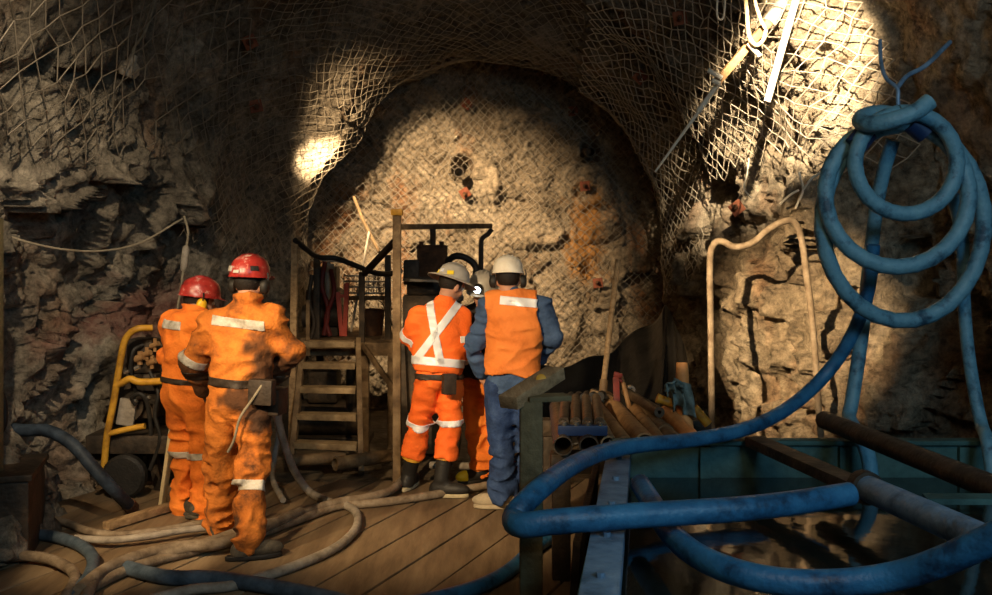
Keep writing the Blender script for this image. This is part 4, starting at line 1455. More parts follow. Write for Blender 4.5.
o = patch('rag', [at(668, 385, 5.98), at(676, 378, 5.93), at(683, 382, 5.92), at(690, 386, 5.95)], [at(672, 412, 5.95), at(680, 408, 5.9), at(689, 416, 5.9), at(698, 420, 5.94)], 10, 16, rag_fn, M['rag'])
tag(o, 'crumpled teal rag tied round the pale orange post', 'rag')
o = patch('rag', [at(663, 390, 5.95), at(668, 383, 5.93), at(676, 379, 5.92), at(682, 385, 5.9)], [at(666, 397, 5.95), at(672, 393, 5.92), at(678, 391, 5.9), at(684, 396, 5.9)], 8, 8, rag_fn, M['rag'])
o.name = 'rag_knot'
tag(o, 'loose teal corner of cloth knotted left of the orange post', 'rag')


def sheet_fn(u, t):
    f = 0.5 + 0.5 * t
    return Vector((0, -0.10 * math.sin(u * 23 + 1.5 * t) * f - 0.06 * math.sin(u * 41 + 0.6) * f - 0.05 * math.sin(u * 9 + t * 5), 0.02 * math.sin(u * 30)))


o = patch('plastic_sheet', [at(528, 366, 7.9), at(560, 365, 7.9), at(596, 357, 8.0), at(626, 340, 8.1), at(652, 322, 8.1), at(668, 307, 8.1), at(676, 330, 8.0), at(690, 365, 7.8)],
          [at(528, 440, 7.3), at(560, 442, 7.2), at(596, 442, 7.2), at(626, 440, 7.1), at(652, 440, 7.0), at(668, 440, 6.95), at(682, 440, 6.95), at(700, 440, 7.0)], 14, 40, sheet_fn, M['tarp'])
tag(o, 'black plastic sheet draped in folds over the foot of the round face', 'sheet')
# ================================================================== people
def surface_nets(f, lo, hi, h):
    lo, hi = np.array(lo, float), np.array(hi, float)
    n = np.ceil((hi - lo) / h).astype(int) + 1
    ax = [lo[i] + h * np.arange(n[i]) for i in range(3)]
    G = np.stack(np.meshgrid(*ax, indexing='ij'), -1).reshape(-1, 3)
    val = f(G).reshape(n)
    s = val < 0
    cs = np.zeros(n - 1, int)
    for dx in (0, 1):
        for dy in (0, 1):
            for dz in (0, 1):
                cs += s[dx:n[0] - 1 + dx, dy:n[1] - 1 + dy, dz:n[2] - 1 + dz]
    act = (cs > 0) & (cs < 8)
    ids = np.argwhere(act)
    idm = -np.ones(n - 1, int)
    idm[act] = np.arange(len(ids))
    acc, cnt = np.zeros((len(ids), 3)), np.zeros(len(ids))
    cor = [(0, 0, 0), (1, 0, 0), (0, 1, 0), (1, 1, 0), (0, 0, 1), (1, 0, 1), (0, 1, 1), (1, 1, 1)]
    for a in range(8):
        for b in range(a + 1, 8):
            d = np.array(cor[b]) - np.array(cor[a])
            if np.abs(d).sum() != 1:
                continue
            pa, pb = ids + cor[a], ids + cor[b]
            va, vb = val[tuple(pa.T)], val[tuple(pb.T)]
            m = (va < 0) != (vb < 0)
            t = np.where(m, va / np.where(m, va - vb, 1), 0)
            acc += np.where(m[:, None], pa + d * t[:, None], 0)
            cnt += m
    V = lo + h * acc / cnt[:, None]
    Qs = []
    for axis in range(3):
        u, v = (axis + 1) % 3, (axis + 2) % 3
        s0 = s.take(range(0, n[axis] - 1), axis)
        s1 = s.take(range(1, n[axis]), axis)
        e = np.argwhere(s0 != s1)
        e = e[(e[:, u] > 0) & (e[:, u] < n[u] - 1) & (e[:, v] > 0) & (e[:, v] < n[v] - 1)]
        if not len(e):
            continue
        du, dv = np.eye(3, dtype=int)[u], np.eye(3, dtype=int)[v]
        q = np.stack([idm[tuple((e - du - dv).T)], idm[tuple((e - dv).T)], idm[tuple(e.T)], idm[tuple((e - du).T)]], 1)
        inside = s[tuple(e.T)]
        q[~inside] = q[~inside][:, ::-1]
        Qs.append(q)
    return V, np.concatenate(Qs)


def A3(v):
    return np.array(tuple(v), float)


def cone(p, a, b, r1, r2):
    a, b = A3(a), A3(b)
    ba = b - a
    h = np.clip(((p - a) @ ba) / (ba @ ba + 1e-12), 0, 1)
    return np.linalg.norm(p - a - h[:, None] * ba, axis=1) - (r1 + (r2 - r1) * h)


def ell(p, c, r, R=None):
    q = p - A3(c)
    if R is not None:
        q = q @ R
    r = np.array(r, float)
    k0 = np.linalg.norm(q / r, axis=1)
    k1 = np.linalg.norm(q / (r * r), axis=1) + 1e-9
    return k0 * (k0 - 1) / k1


def smin(a, b, k):
    h = np.clip(0.5 + 0.5 * (b - a) / k, 0, 1)
    return b + (a - b) * h - k * h * (1 - h)


def frame(right, up):
    """columns = right, forward, up"""
    z = Vector(up).normalized()
    x = Vector(right) - z * z.dot(Vector(right))
    x.normalize()
    y = z.cross(x)
    return np.array([[x[i], y[i], z[i]] for i in range(3)])


def vec(R, x, y, z):
    return Vector(R @ np.array([x, y, z]))


def wr(p, d, amp, seed, box=(7, 7, 15)):
    """cloth folds near the surface"""
    m = np.abs(d) < 0.06
    q = p[m]
    n1 = vnoise(q * np.array(box) + 0.8 * np.sin(q[:, [2, 0, 1]] * 9), seed)
    n2 = vnoise(q * np.array([5.0, 5, 6]), seed + 5)
    n3 = vnoise(q * np.array([14, 14, 24.0]), seed + 9)
    r = d.copy()
    a = amp(q) if callable(amp) else amp
    r[m] += 1.75 * a * (np.abs(n1) * 1.7 - 0.5 + 0.6 * n2 + 0.3 * n3)
    return r


class Person:
    def __init__(self, Y, J, label, head_f, head_up=(0, 0, 1), toes=None, h=0.012):
        self.Y = Y
        self.h = h
        self.j = {k: at(v[0], v[1], Y + (v[2] if len(v) > 2 else 0)) for k, v in J.items()}
        j = self.j
        base = (j['anL'] + j['anR']) / 2
        self.root = empty('person', (base.x, base.y, 0), label, 'person')
        self.T = frame(j['shR'] - j['shL'], j['neck'] - j['pel'])
        self.P = frame(j['hipR'] - j['hipL'], (j['neck'] - j['pel']).normalized() * 0.4 + Vector((0, 0, 0.6)))
        f = Vector(head_f).normalized()
        up = Vector(head_up)
        self.H = frame(f.cross(up), up - f * up.dot(f))
        self.toes = {k: Vector(v).normalized() for k, v in toes.items()}
        allp = np.array([tuple(v) for v in j.values()])
        self.lo, self.hi = allp.min(0) - 0.2, allp.max(0) + 0.2
        self.lo[2] = -0.03

    def mesh(self, name, f, mat, lo=None, hi=None, h=None, parent=None, label=None):
        V, Q = surface_nets(f, self.lo if lo is None else lo, self.hi if hi is None else hi, h or self.h)
        o = np_mesh(name, V, Q, mat)
        self.own(o, parent, label)
        return o

    def own(self, o, parent=None, label=None):
        o.parent = parent or self.root
        o.matrix_parent_inverse = Matrix.Translation(self.root.location).inverted()
        if parent is not None:
            o.matrix_parent_inverse = Matrix.Identity(4)
        if label:
            o['label'] = label
        return o

    # ---- fields
    def torso(self, p, g=0.0, low=True):
        j, T = self.j, self.T
        d = cone(p, j['shL'], j['shR'], 0.070 + g, 0.070 + g)
        mid = (j['shL'] + j['shR']) / 2
        ch = mid.lerp(j['pel'], 0.28)
        d = smin(d, ell(p, ch, (0.185 + g, 0.125 + g, 0.20 + g), T), 0.08)
        be = mid.lerp(j['pel'], 0.68)
        d = smin(d, ell(p, be, (0.165 + g, 0.125 + g, 0.19 + g), T), 0.08)
        d = smin(d, cone(p, mid, j['neck'], 0.075 + g, 0.058 + g), 0.06)
        if low:
            d = smin(d, ell(p, j['pel'], (0.165 + g, 0.13 + g, 0.14 + g), self.P), 0.08)
        return d

    def arm(self, p, s, r=(0.075, 0.062, 0.050), end=1.0):
        j = self.j
        a, b, c = j['sh' + s], j['el' + s], j['wr' + s]
        c = b.lerp(c, end)
        return smin(cone(p, a, b, r[0], r[1]), cone(p, b, c, r[1], r[2]), 0.03)

    def leg(self, p, s, r=(0.105, 0.080, 0.075), end=1.0):
        j = self.j
        a, b, c = j['hip' + s], j['kn' + s], j['an' + s]
        c = b.lerp(c, end)
        return smin(cone(p, a, b, r[0], r[1]), cone(p, b, c, r[1], r[2]), 0.04)

    def hand_field(self, s, g=0.0):
        j = self.j
        w = j['wr' + s]
        d = (w - j['el' + s]).normalized()
        inn = vec(self.T, -1 if s == 'R' else 1, 0.3, 0)       # palm looks inward
        n = (inn - d * inn.dot(d)).normalized()
        sd = d.cross(n) * (1 if s == 'L' else -1)              # thumb side, forward
        fw = vec(self.T, 0, 1, 0)
        if sd.dot(fw) < 0:
            sd = -sd
        P0 = w + d * 0.015
        segs = [(P0, P0 + d * 0.03, 0.026, 0.03)]
        for k, (o, L) in enumerate(((0.030, 0.072), (0.010, 0.080), (-0.010, 0.074), (-0.029, 0.058))):
            r0 = P0 + d * (0.088 - 0.006 * abs(k - 1)) + sd * o
            segs.append((P0 + sd * o * 0.6, r0, 0.0155, 0.0125))
            a, cur, ang = r0, d.copy(), 0.25 + 0.10 * k
            for q, fr in enumerate((0.45, 0.32, 0.23)):
                ang += 0.45 if q else 0.0
                dirv = d * math.cos(ang) + n * math.sin(ang)
                b = a + dirv * L * fr
                segs.append((a, b, 0.0098 - q * 0.0008, 0.0090 - q * 0.0008))
                a = b
        t0 = P0 + d * 0.025 + sd * 0.026
        t1 = t0 + (d * 0.55 + sd * 0.75 + n * 0.25).normalized() * 0.038
        t2 = t1 + (d * 0.85 + sd * 0.35 + n * 0.3).normalized() * 0.03
        t3 = t2 + (d * 0.9 + n * 0.35).normalized() * 0.025
        segs += [(t0, t1, 0.0155, 0.0125), (t1, t2, 0.0118, 0.0108), (t2, t3, 0.0105, 0.009)]
        pts = np.array([tuple(x) for sg in segs for x in sg[:2]])

        def f(p):
            r = None
            for a, b, r1, r2 in segs:
                c = cone(p, a, b, r1 + g, r2 + g)
                r = c if r is None else smin(r, c, 0.006)
            return r
        return f, pts.min(0) - 0.035 - g, pts.max(0) + 0.035 + g

    def head_field(self, p):
        c, R = self.j['head'], self.H
        d = ell(p, c + vec(R, 0, -0.012, 0.03), (0.076, 0.096, 0.092), R)
        d = smin(d, ell(p, c + vec(R, 0, 0.028, -0.055), (0.056, 0.062, 0.072), R), 0.035)
        d = smin(d, ell(p, c + vec(R, 0, 0.066, -0.105), (0.026, 0.022, 0.018), R), 0.025)       # chin
        d = smin(d, cone(p, c + vec(R, 0, 0.088, -0.005), c + vec(R, 0, 0.112, -0.042), 0.010, 0.015), 0.012)   # nose
        for s in (-1, 1):
            d = smin(d, ell(p, c + vec(R, 0.03 * s, 0.078, 0.018), (0.03, 0.014, 0.010), R), 0.012)       # brow
            d = smin(d, ell(p, c + vec(R, 0.077 * s, -0.006, -0.018), (0.012, 0.022, 0.034), R), 0.008)     # ear
            d = smin(d, ell(p, c + vec(R, 0.042 * s, 0.062, -0.04), (0.022, 0.02, 0.022), R), 0.02)          # cheek
            d = np.maximum(d, -ell(p, c + vec(R, 0.031 * s, 0.100, -0.002), (0.017, 0.016, 0.010), R))   # eye socket
        d = smin(d, ell(p, c + vec(R, 0, 0.084, -0.066), (0.026, 0.012, 0.006), R), 0.006)
        d = smin(d, ell(p, c + vec(R, 0, 0.082, -0.080), (0.022, 0.012, 0.006), R), 0.006)
        return smin(d, cone(p, c + vec(R, 0, -0.02, -0.05), self.j['neck'], 0.056, 0.062), 0.03)

    def body(self, bare=''):
        j = self.j

        def f(p):
            d = self.torso(p, -0.022)
            for s in 'LR':
                d = smin(d, self.arm(p, s, (0.045, 0.036, 0.027)), 0.03)
                d = smin(d, self.leg(p, s, (0.085, 0.056, 0.042)), 0.03)
                a = j['an' + s]
                d = smin(d, cone(p, a, Vector((a.x, a.y, 0.06)) + self.toes[s] * 0.12, 0.036, 0.022), 0.02)
            return smin(d, self.head_field(p), 0.03)
        V, Q = surface_nets(f, self.lo, self.hi, 0.0115)
        Vs, Qs, n = [V], [Q], len(V)
        for s in 'LR':
            hf, lo, hi = self.hand_field(s)
            v, q = surface_nets(hf, lo, hi, 0.0055)
            Vs.append(v)
            Qs.append(q + n)
            n += len(v)
        o = np_mesh('body', np.concatenate(Vs), np.concatenate(Qs), M['skin'])
        self.own(o)
        for s in (-1, 1):
            m = MB()
            bmesh.ops.create_uvsphere(m.bm, u_segments=10, v_segments=8, radius=0.0125, matrix=Matrix.Translation(j['head'] + vec(self.H, 0.031 * s, 0.083, -0.002)))
            self.own(m.build('eye', M['eye'], None, smooth=True))
        c, R = j['head'], self.H

        def hair(p):
            d = ell(p, c + vec(R, 0, -0.018, 0.024), (0.085, 0.099, 0.100), R)
            q = (p - A3(c)) @ R
            d = np.maximum(d, q[:, 1] - 0.045 + 0.35 * np.maximum(0, -q[:, 2]))
            d = np.maximum(d, -0.075 - q[:, 2] + 0.008 * np.sin(q[:, 0] * 120))
            return d
        c3 = A3(c)
        self.mesh('hair', hair, M['hair'], c3 - 0.15, c3 + 0.15, 0.009)

    def gloves(self, mat):
        for s in 'LR':
            hf, lo, hi = self.hand_field(s, 0.004)
            j = self.j
            w, d = j['wr' + s], (j['wr' + s] - j['el' + s]).normalized()

            def f(p):
                return smin(hf(p), cone(p, w - d * 0.05, w + d * 0.02, 0.044, 0.036), 0.012)
            self.mesh('glove', f, mat, np.minimum(lo, A3(w) - 0.11), np.maximum(hi, A3(w) + 0.11), 0.006)

    def boots(self, mat, sole, top=0.30, hgt=0.0, toecap=None):
        for s in 'LR':
            a, t = self.j['an' + s], self.toes[s]
            k = self.j['kn' + s]
            g = Vector((a.x, a.y, 0.0))
            up = (k - a).normalized()
            sx = frame(t.cross(Vector((0, 0, 1))), (0, 0, 1))

            def f(p):
                d = cone(p, a + up * 0.02, a + up * (top - 0.09), 0.056, 0.066)
                d = smin(d, ell(p, g + t * 0.075 + Vector((0, 0, 0.055)), (0.052, 0.145, 0.052), sx), 0.04)
                d = smin(d, ell(p, g + t * -0.03 + Vector((0, 0, 0.05)), (0.046, 0.06, 0.06), sx), 0.03)
                d = np.maximum(d, 0.022 - p[:, 2])
                return np.maximum(d, (p - A3(a + up * (top - 0.075))) @ A3(up))
            lo, hi = A3(g) - 0.26, A3(g) + 0.26
            lo[2], hi[2] = -0.01, top + 0.12
            b = self.mesh('boot', f, mat, lo, hi, 0.009)

            def fs(p):
                q = (p - A3(g + t * 0.045)) @ sx
                w = 0.050 - 0.012 * np.clip(-q[:, 1] / 0.15, -0.3, 1)
                d2 = np.sqrt((q[:, 0] / w) ** 2 + (q[:, 1] / 0.165) ** 2) - 1
                return np.maximum(d2 * 0.05, np.abs(p[:, 2] - 0.015) - 0.015)
            self.mesh('sole', fs, sole, lo, np.array([hi[0], hi[1], 0.06]), 0.007, parent=b)
            if toecap is not None:
                def ft(p):
                    d = ell(p, g + t * 0.082 + Vector((0, 0, 0.056)), (0.057, 0.147, 0.056), sx)
                    d = np.maximum(d, 0.025 - p[:, 2])
                    return np.maximum(d, 0.14 - (p - A3(g)) @ A3(t))
                self.mesh('toe_cap', ft, toecap, lo, hi, 0.008, parent=b)

    def band(self, src, planes, mat, name='reflective_strip', off=0.005, parent=None, label=None):
        """strip lying on a garment: the part of its surface between planes [(point, inward normal)]"""
        bm = bmesh.new()
        bm.from_mesh(src.data)
        for co, no in planes:
            bmesh.ops.bisect_plane(bm, geom=bm.verts[:] + bm.edges[:] + bm.faces[:], plane_co=Vector(co), plane_no=-Vector(no), clear_outer=True)
        bm.normal_update()
        for v in bm.verts:
            v.co += v.normal * off
        if not bm.faces:
            bm.free()
            return None
        me = bpy.data.meshes.new(name)
        bm.to_mesh(me)
        bm.free()
        o = link(name, me, mat)
        md = o.modifiers.new('solid', 'SOLIDIFY')
        md.thickness = 0.004
        self.own(o, src if parent is None else parent, label)
        return o

    def limb_band(self, src, a, b, t, w, mat, rad=0.115):
        """strip round a limb from a to b at fraction t"""
        d = (b - a).normalized()
        c = a.lerp(b, t)
        pl = [(c - d * w / 2, d), (c + d * w / 2, -d)]
        x = d.orthogonal().normalized()
        y = d.cross(x)
        for q in range(8):
            n = x * math.cos(q * math.pi / 4) + y * math.sin(q * math.pi / 4)
            pl.append((c + n * rad, -n))
        return self.band(src, pl, mat)

    def helmet(self, mat, brim='cap', muffs=None, stickers=None, lamp=False, sc=1.0):
        c, R = self.j['head'], Matrix(self.H.tolist())
        o = c + R @ Vector((0, -0.005, 0.038))
        m = MB()
        prof = [(0.139 if brim == 'cap' else 0.140, -0.004), (0.131, 0.006), (0.128, 0.03), (0.122, 0.066), (0.106, 0.098), (0.078, 0.121), (0.042, 0.133), (0.004, 0.137)]
        m.lathe([(0.118, -0.002)] + [(r * sc, z * sc) for r, z in prof], o, 28, R, 0.90, 1.08)
        hel = m.build('helmet', mat, None, smooth=True)
        self.own(hel)
        m = MB()
        for x in (-0.032, 0, 0.032):
            pts = []
            for k in range(13):
                t = math.radians(-62 + k * 124 / 12)
                pts.append(o + R @ Vector((x * sc, 0.118 * sc * 1.08 * math.sin(t), 0.128 * sc * math.cos(t) * (1 - abs(x) * 1.2) + 0.010 * sc)))
            m.tube(pts, 0.0085, 8)
            self.own(m.build('ridge', mat, None, smooth=True), hel)
            m = MB()
        m.bm.free()
        m = MB()
        if brim == 'cap':
            n = 15
            P = []
            for k in range(n):
                t = math.pi * k / (n - 1)
                P.append(Vector((0.112 * math.cos(t), 0.085 + 0.105 * math.sin(t), 0.002 - 0.02 * math.sin(t))))
            top = [o + R @ v for v in P]
            m.poly(top, R @ Vector((0, 0, 0.006)))
            self.own(m.build('peak', mat, None, smooth=True), hel)
        else:
            m.lathe([(0.12, 0.004), (0.155, 0.002), (0.188, -0.012), (0.192, -0.018), (0.185, -0.020), (0.155, -0.008), (0.118, -0.004)], o, 32, R, 0.92, 1.08)
            self.own(m.build('brim', mat, None, smooth=True), hel)
        for mt, x, ay, z, sx, sz in (stickers or []):
            # small sticker plates hugging the shell: ay = angle from the back
            a = math.radians(ay)
            rr = 0.1285 * sc * (1 - 0.35 * max(0, z - 0.04) / 0.06)
            cc = o + R @ Vector((math.sin(a) * rr * 0.90, -math.cos(a) * rr * 1.08, z))
            nn = R @ Vector((math.sin(a), -math.cos(a), 0.25)).normalized()
            q = nn.to_track_quat('Y', 'Z').to_matrix()
            mm = MB()
            mm.box(cc, (sx, 0.012, sz), q, bevel=0.002)
            self.own(mm.build('sticker', mt, None, smooth=True), hel)
        if muffs is not None:
            em = None
            for s in (-1, 1):
                cc = c + R @ Vector((0.094 * s, -0.012, -0.018))
                mm = MB()
                q = R @ Matrix.Rotation(s * math.pi / 2, 3, 'Y')
                mm.lathe([(0.004, -0.006), (0.034, -0.006), (0.038, 0.004), (0.036, 0.024), (0.026, 0.036), (0.004, 0.040)], cc, 18, q, 1.25, 0.95)
                e = mm.build('ear_muff', muffs, None, smooth=True)
                self.own(e)
                mm = MB()
                mm.tube([cc + R @ Vector((0.03 * s, 0, 0.02)), cc + R @ Vector((0.034 * s, 0, 0.055)), cc + R @ Vector((0.026 * s, 0, 0.085))], 0.006, 8)
                self.own(mm.build('muff_arm', M['black'], None, smooth=True), e)
        if lamp:
            cc = o + R @ Vector((0, 0.138, 0.045))
            mm = MB()
            mm.cyl(cc, cc + R @ Vector((0, 0.045, -0.006)), 0.034, 16)
            lp = mm.build('head_lamp', M['black'], None, smooth=True)
            self.own(lp, hel)
            mm = MB()
            mm.cyl(cc + R @ Vector((0, 0.040, -0.006)), cc + R @ Vector((0, 0.052, -0.008)), 0.027, 16)
            self.own(mm.build('lamp_lens', M['lens'], None, smooth=True, label='glowing lamp lens'), hel)
        return hel

    def belt(self, src, co, up, w=0.045, mat=None):
        n = Vector(up).normalized()
        return self.band(src, [(co - n * w / 2, n), (co + n * w / 2, -n)], mat or M['belt'], 'belt', 0.006)

    def box_part(self, name, c, size, R, mat, parent=None, label=None, bevel=0.012):
        m = MB()
        m.box(c, size, Matrix(R.tolist()), bevel=bevel)
        return self.own(m.build(name, mat, None, smooth=True), parent, label)


def folds_leg(P, base=0.010, knee=0.008, ank=0.012):
    def amp(q):
        a = np.full(len(q), base)
        for s in 'LR':
            k, an = A3(P.j['kn' + s]), A3(P.j['an' + s])
            a = a + knee * np.exp(-((q - k) ** 2).sum(1) / 0.02) + ank * np.exp(-((q - an) ** 2).sum(1) / 0.03)
            e = A3(P.j['el' + s])
            a = a + 0.008 * np.exp(-((q - e) ** 2).sum(1) / 0.015)
        return a
    return amp


def coverall(P, mat, name='coverall', leg_end=1.0, g=0.018, arm_r=(0.082, 0.072, 0.055), leg_r=(0.118, 0.092, 0.088), seed=1):
    def f(p):
        d = P.torso(p, g)
        for s in 'LR':
            d = smin(d, P.arm(p, s, arm_r), 0.045)
            d = smin(d, P.leg(p, s, leg_r, leg_end), 0.03)
        d = smin(d, cone(p, P.j['neck'], P.j['neck'] + vec(P.T, 0, -0.01, 0.03), 0.074, 0.080), 0.02)
        nk = P.j['neck'] + vec(P.T, 0, 0.01, 0.035)
        d = np.maximum(d, (p - A3(nk)) @ A3(vec(P.T, 0, 0.25, 1).normalized()))
        return wr(p, d, folds_leg(P), seed)
    return P.mesh(name, f, mat)


# ---- nearest worker: dirty orange coverall, red helmet
B = Person(5.75, dict(head=(250, 283, .06), neck=(247, 301, .0), pel=(240, 398), shL=(213, 325, .0), shR=(272, 320, .02), elL=(192, 360, .06), elR=(290, 351, .06),
                      wrL=(203, 388, .20), wrR=(275, 378, .27), hipL=(225, 405, .02), hipR=(254, 406, -.02), knL=(221, 464, .16), knR=(252, 474, -.05), anL=(219, 524, .25), anR=(246, 542, -.18)),
           'person nearest the camera in a dirt stained orange coverall and red helmet, back turned', (0.25, 1, -0.05), (0.05, 0.1, 1),
           dict(L=(-0.35, 1, 0), R=(1, 0.35, 0)))
B.body()
cv = coverall(B, M['dirty_orange'], seed=11)
def soil_and_shade(o, fn):
    """ground-in dirt, and the shade of the right back, painted per vertex"""
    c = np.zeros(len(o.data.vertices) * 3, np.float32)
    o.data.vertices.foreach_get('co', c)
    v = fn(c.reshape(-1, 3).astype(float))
    a = o.data.attributes.new('soil_and_shade', 'FLOAT', 'POINT')
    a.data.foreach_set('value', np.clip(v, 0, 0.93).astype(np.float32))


def near(c, a, b, r):
    return cone(c, a, b, r, r)


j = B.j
soil_and_shade(cv, lambda c: sstep(0.07, -0.02, np.minimum.reduce([near(c, j['elL'].lerp(j['wrL'], .2), j['wrL'], 0.06), near(c, j['elR'].lerp(j['wrR'], .1), j['wrR'], 0.08),
                                      near(c, at(258, 350, 5.62), at(268, 410, 5.68), 0.07), near(c, at(234, 398, 5.6), at(268, 418, 5.6), 0.06),  # right back: dirt with its shade painted in
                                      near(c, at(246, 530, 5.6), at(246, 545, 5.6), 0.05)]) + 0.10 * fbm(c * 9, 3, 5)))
B.gloves(M['glove'])
B.boots(M['boot_mud'], M['black'], 0.2)
T = B.T
c = at(239, 324, 5.62)
B.band(cv, [(c - Vector((0, 0, .028)), (0.12, 0, 1)), (c + Vector((0, 0, .028)), (-0.12, 0, -1)), (at(209, 324, 5.6), (1, 0, 0)), (at(262, 326, 5.6), (-1, 0, 0)), (A3(B.j['neck']), -vec(T, 0, 1, 0))], M['grey_tape'])
B.limb_band(cv, B.j['knR'], B.j['anR'], 0.18, 0.06, M['grey_tape'])
B.limb_band(cv, B.j['elL'], B.j['shL'], 0.06, 0.05, M['grey_tape'], 0.095)
B.belt(cv, at(240, 381, 5.75), B.j['neck'] - B.j['pel'], 0.05)
B.box_part('battery_pack', at(262, 392, 5.58), (0.15, 0.07, 0.15), B.P, M['belt'])
B.box_part('tool_pouch', at(278, 401, 5.72), (0.07, 0.14, 0.16), B.P, M['belt'])
m = MB()
m.tube(smooth_path([at(262, 385, 5.55), at(252, 400, 5.54), at(240, 418, 5.55), at(234, 440, 5.56), at(228, 452, 5.6)], 6), 0.008, 8)
B.own(m.build('lamp_cord', M['cable'], None, smooth=True))
B.helmet(M['red_hat'], 'cap', M['black'], [(M['grey_hat'], 0, -42, 0.045, 0.05, 0.035), (M['pink_red'], 0, 12, 0.06, 0.06, 0.03), (M['grey_hat'], 0, -8, 0.028, 0.04, 0.02), (M['black'], 0, 45, 0.05, 0.05, 0.03)])

# ---- worker at left, red helmet and yellow muffs
A = Person(6.5, dict(head=(200, 302, .08), neck=(194, 312, .02), pel=(187, 395), shL=(174, 323, .10), shR=(203, 325, -.10), elL=(168, 355, .18), elR=(212, 352, .05), wrL=(184, 372, .38), wrR=(216, 372, .30),
                     hipL=(181, 400, .05), hipR=(199, 402, -.05), knL=(186, 452, .10), knR=(203, 455, .0), anL=(186, 505, .08), anR=(203, 508, -.05)),
           'person at far left in an orange coverall with red helmet and yellow ear muffs', (0.85, 0.5, -0.12), (0.1, 0.05, 1), dict(L=(0.5, -0.6, 0), R=(0.85, 0.35, 0)))
A.body()
cv = coverall(A, M['orange_cloth'], seed=23, leg_r=(0.112, 0.09, 0.088))
A.gloves(M['glove'])
A.boots(M['boot_mud'], M['boot_mud'], 0.2)
c = at(178, 324, 6.5)
A.band(cv, [(c - Vector((0, 0, .028)), (0.05, 0, 1)), (c + Vector((0, 0, .028)), (-0.05, 0, -1)), (at(164, 324, 6.5), (1, 0, 0)), (at(188, 324, 6.5), (-1, 0, 0)), (A3(A.j['neck']), -vec(A.T, 0, 1, 0))], M['grey_tape'])
A.limb_band(cv, A.j['knL'], A.j['anL'], 0.02, 0.045, M['grey_tape'])
A.limb_band(cv, A.j['knR'], A.j['anR'], 0.02, 0.045, M['grey_tape'])
A.belt(cv, at(187, 380, 6.5), A.j['neck'] - A.j['pel'], 0.035)
A.helmet(M['red_hat'], 'cap', M['muff'], [(M['grey_hat'], 0, 60, 0.07, 0.05, 0.03)])

# ---- bending crew man: bright orange with silver X straps
Cc = Person(7.0, dict(head=(452, 285, .12), neck=(445, 303, .06), pel=(438, 374), shL=(419, 320, -.03), shR=(460, 317, .10), elL=(412, 337, .06), elR=(462, 344, .06), wrL=(430, 350, .27), wrR=(464, 356, .26),
                      hipL=(429, 380, -.03), hipR=(449, 381, .03), knL=(420, 424, .10), knR=(450, 423, .04), anL=(408, 477, .22), anR=(441, 481, .0)),
            'person bending forward in bright orange workwear with silver X straps and grey full brim helmet', (0.72, 0.62, -0.35), (0.3, 0.2, 1), dict(L=(0.25, 1, 0), R=(0.95, -0.15, 0)))
Cc.body()


def f(p):
    d = Cc.torso(p, 0.018, low=False)
    for s in 'LR':
        d = smin(d, Cc.arm(p, s, (0.085, 0.074, 0.060)), 0.045)
    d = smin(d, ell(p, Cc.j['pel'] + Vector((0, 0, 0.04)), (0.178, 0.145, 0.10), Cc.P), 0.06)
    d = smin(d, cone(p, Cc.j['neck'], Cc.j['neck'] + vec(Cc.T, 0, 0, 0.03), 0.074, 0.078), 0.02)
    nk = Cc.j['neck'] + vec(Cc.T, 0, 0.01, 0.035)
    d = np.maximum(d, (p - A3(nk)) @ A3(vec(Cc.T, 0, 0.2, 1).normalized()))
    hem = at(438, 373, 7.0)
    d = np.maximum(d, (A3(hem) - p) @ A3(vec(Cc.T, 0, 0, 1)))
    return wr(p, d, folds_leg(Cc, 0.007), 31)


jk = Cc.mesh('jacket', f, M['bright_orange'])


def f(p):
    d = ell(p, Cc.j['pel'], (0.162, 0.128, 0.13), Cc.P)
    for s in 'LR':
        k, a = Cc.j['kn' + s], Cc.j['an' + s]
        lg = np.maximum(Cc.leg(p, s, (0.110, 0.088, 0.085), 0.9), (p - A3(k.lerp(a, 0.60))) @ A3((a - k).normalized()))
        d = smin(d, lg, 0.02)
    return wr(p, d, folds_leg(Cc, 0.008, 0.008, 0.006), 37)


tr = Cc.mesh('trousers', f, M['bright_orange'])
Cc.boots(M['black'], M['boot_sole'], 0.32)
Cc.gloves(M['glove'])
back = vec(Cc.T, 0, -1, 0)
for a, b in (((428, 298), (441, 364)), ((459, 303), (416, 360))):
    a, b = at(a[0], a[1], 6.9), at(b[0], b[1], 6.9)
    d = (b - a).normalized()
    n = d.cross(Vector((0, 1, 0))).normalized()
    w = 0.028
    Cc.band(jk, [(a - n * w, n), (a + n * w, -n), (a - d * 0.02, d), (b, -d), (Cc.j['neck'], back)], M['silver'])
up = vec(Cc.T, 0, 0, 1)
c = at(438, 362, 6.9)
Cc.band(jk, [(c - up * 0.03, up), (c + up * 0.03, -up)], M['silver'])
Cc.limb_band(jk, Cc.j['elL'], Cc.j['shL'], 0.1, 0.05, M['silver'])
Cc.limb_band(jk, Cc.j['elR'], Cc.j['shR'], 0.1, 0.05, M['silver'])
for s in 'LR':
    Cc.limb_band(tr, Cc.j['kn' + s], Cc.j['hip' + s], 0.03, 0.045, M['silver'])
    m = MB()
    k, a = Cc.j['kn' + s], Cc.j['an' + s]
    m.tube([k.lerp(a, 0.585), k.lerp(a, 0.63)], 0.080, 16)
    Cc.own(m.build('boot_rim', M['yellow'], None, smooth=True))
Cc.belt(tr, at(438, 376, 7.0), Cc.P @ np.array([0, 0, 1]), 0.04)
Cc.box_part('radio_pouch', at(449, 384, 6.84), (0.10, 0.06, 0.15), Cc.P, M['belt'])
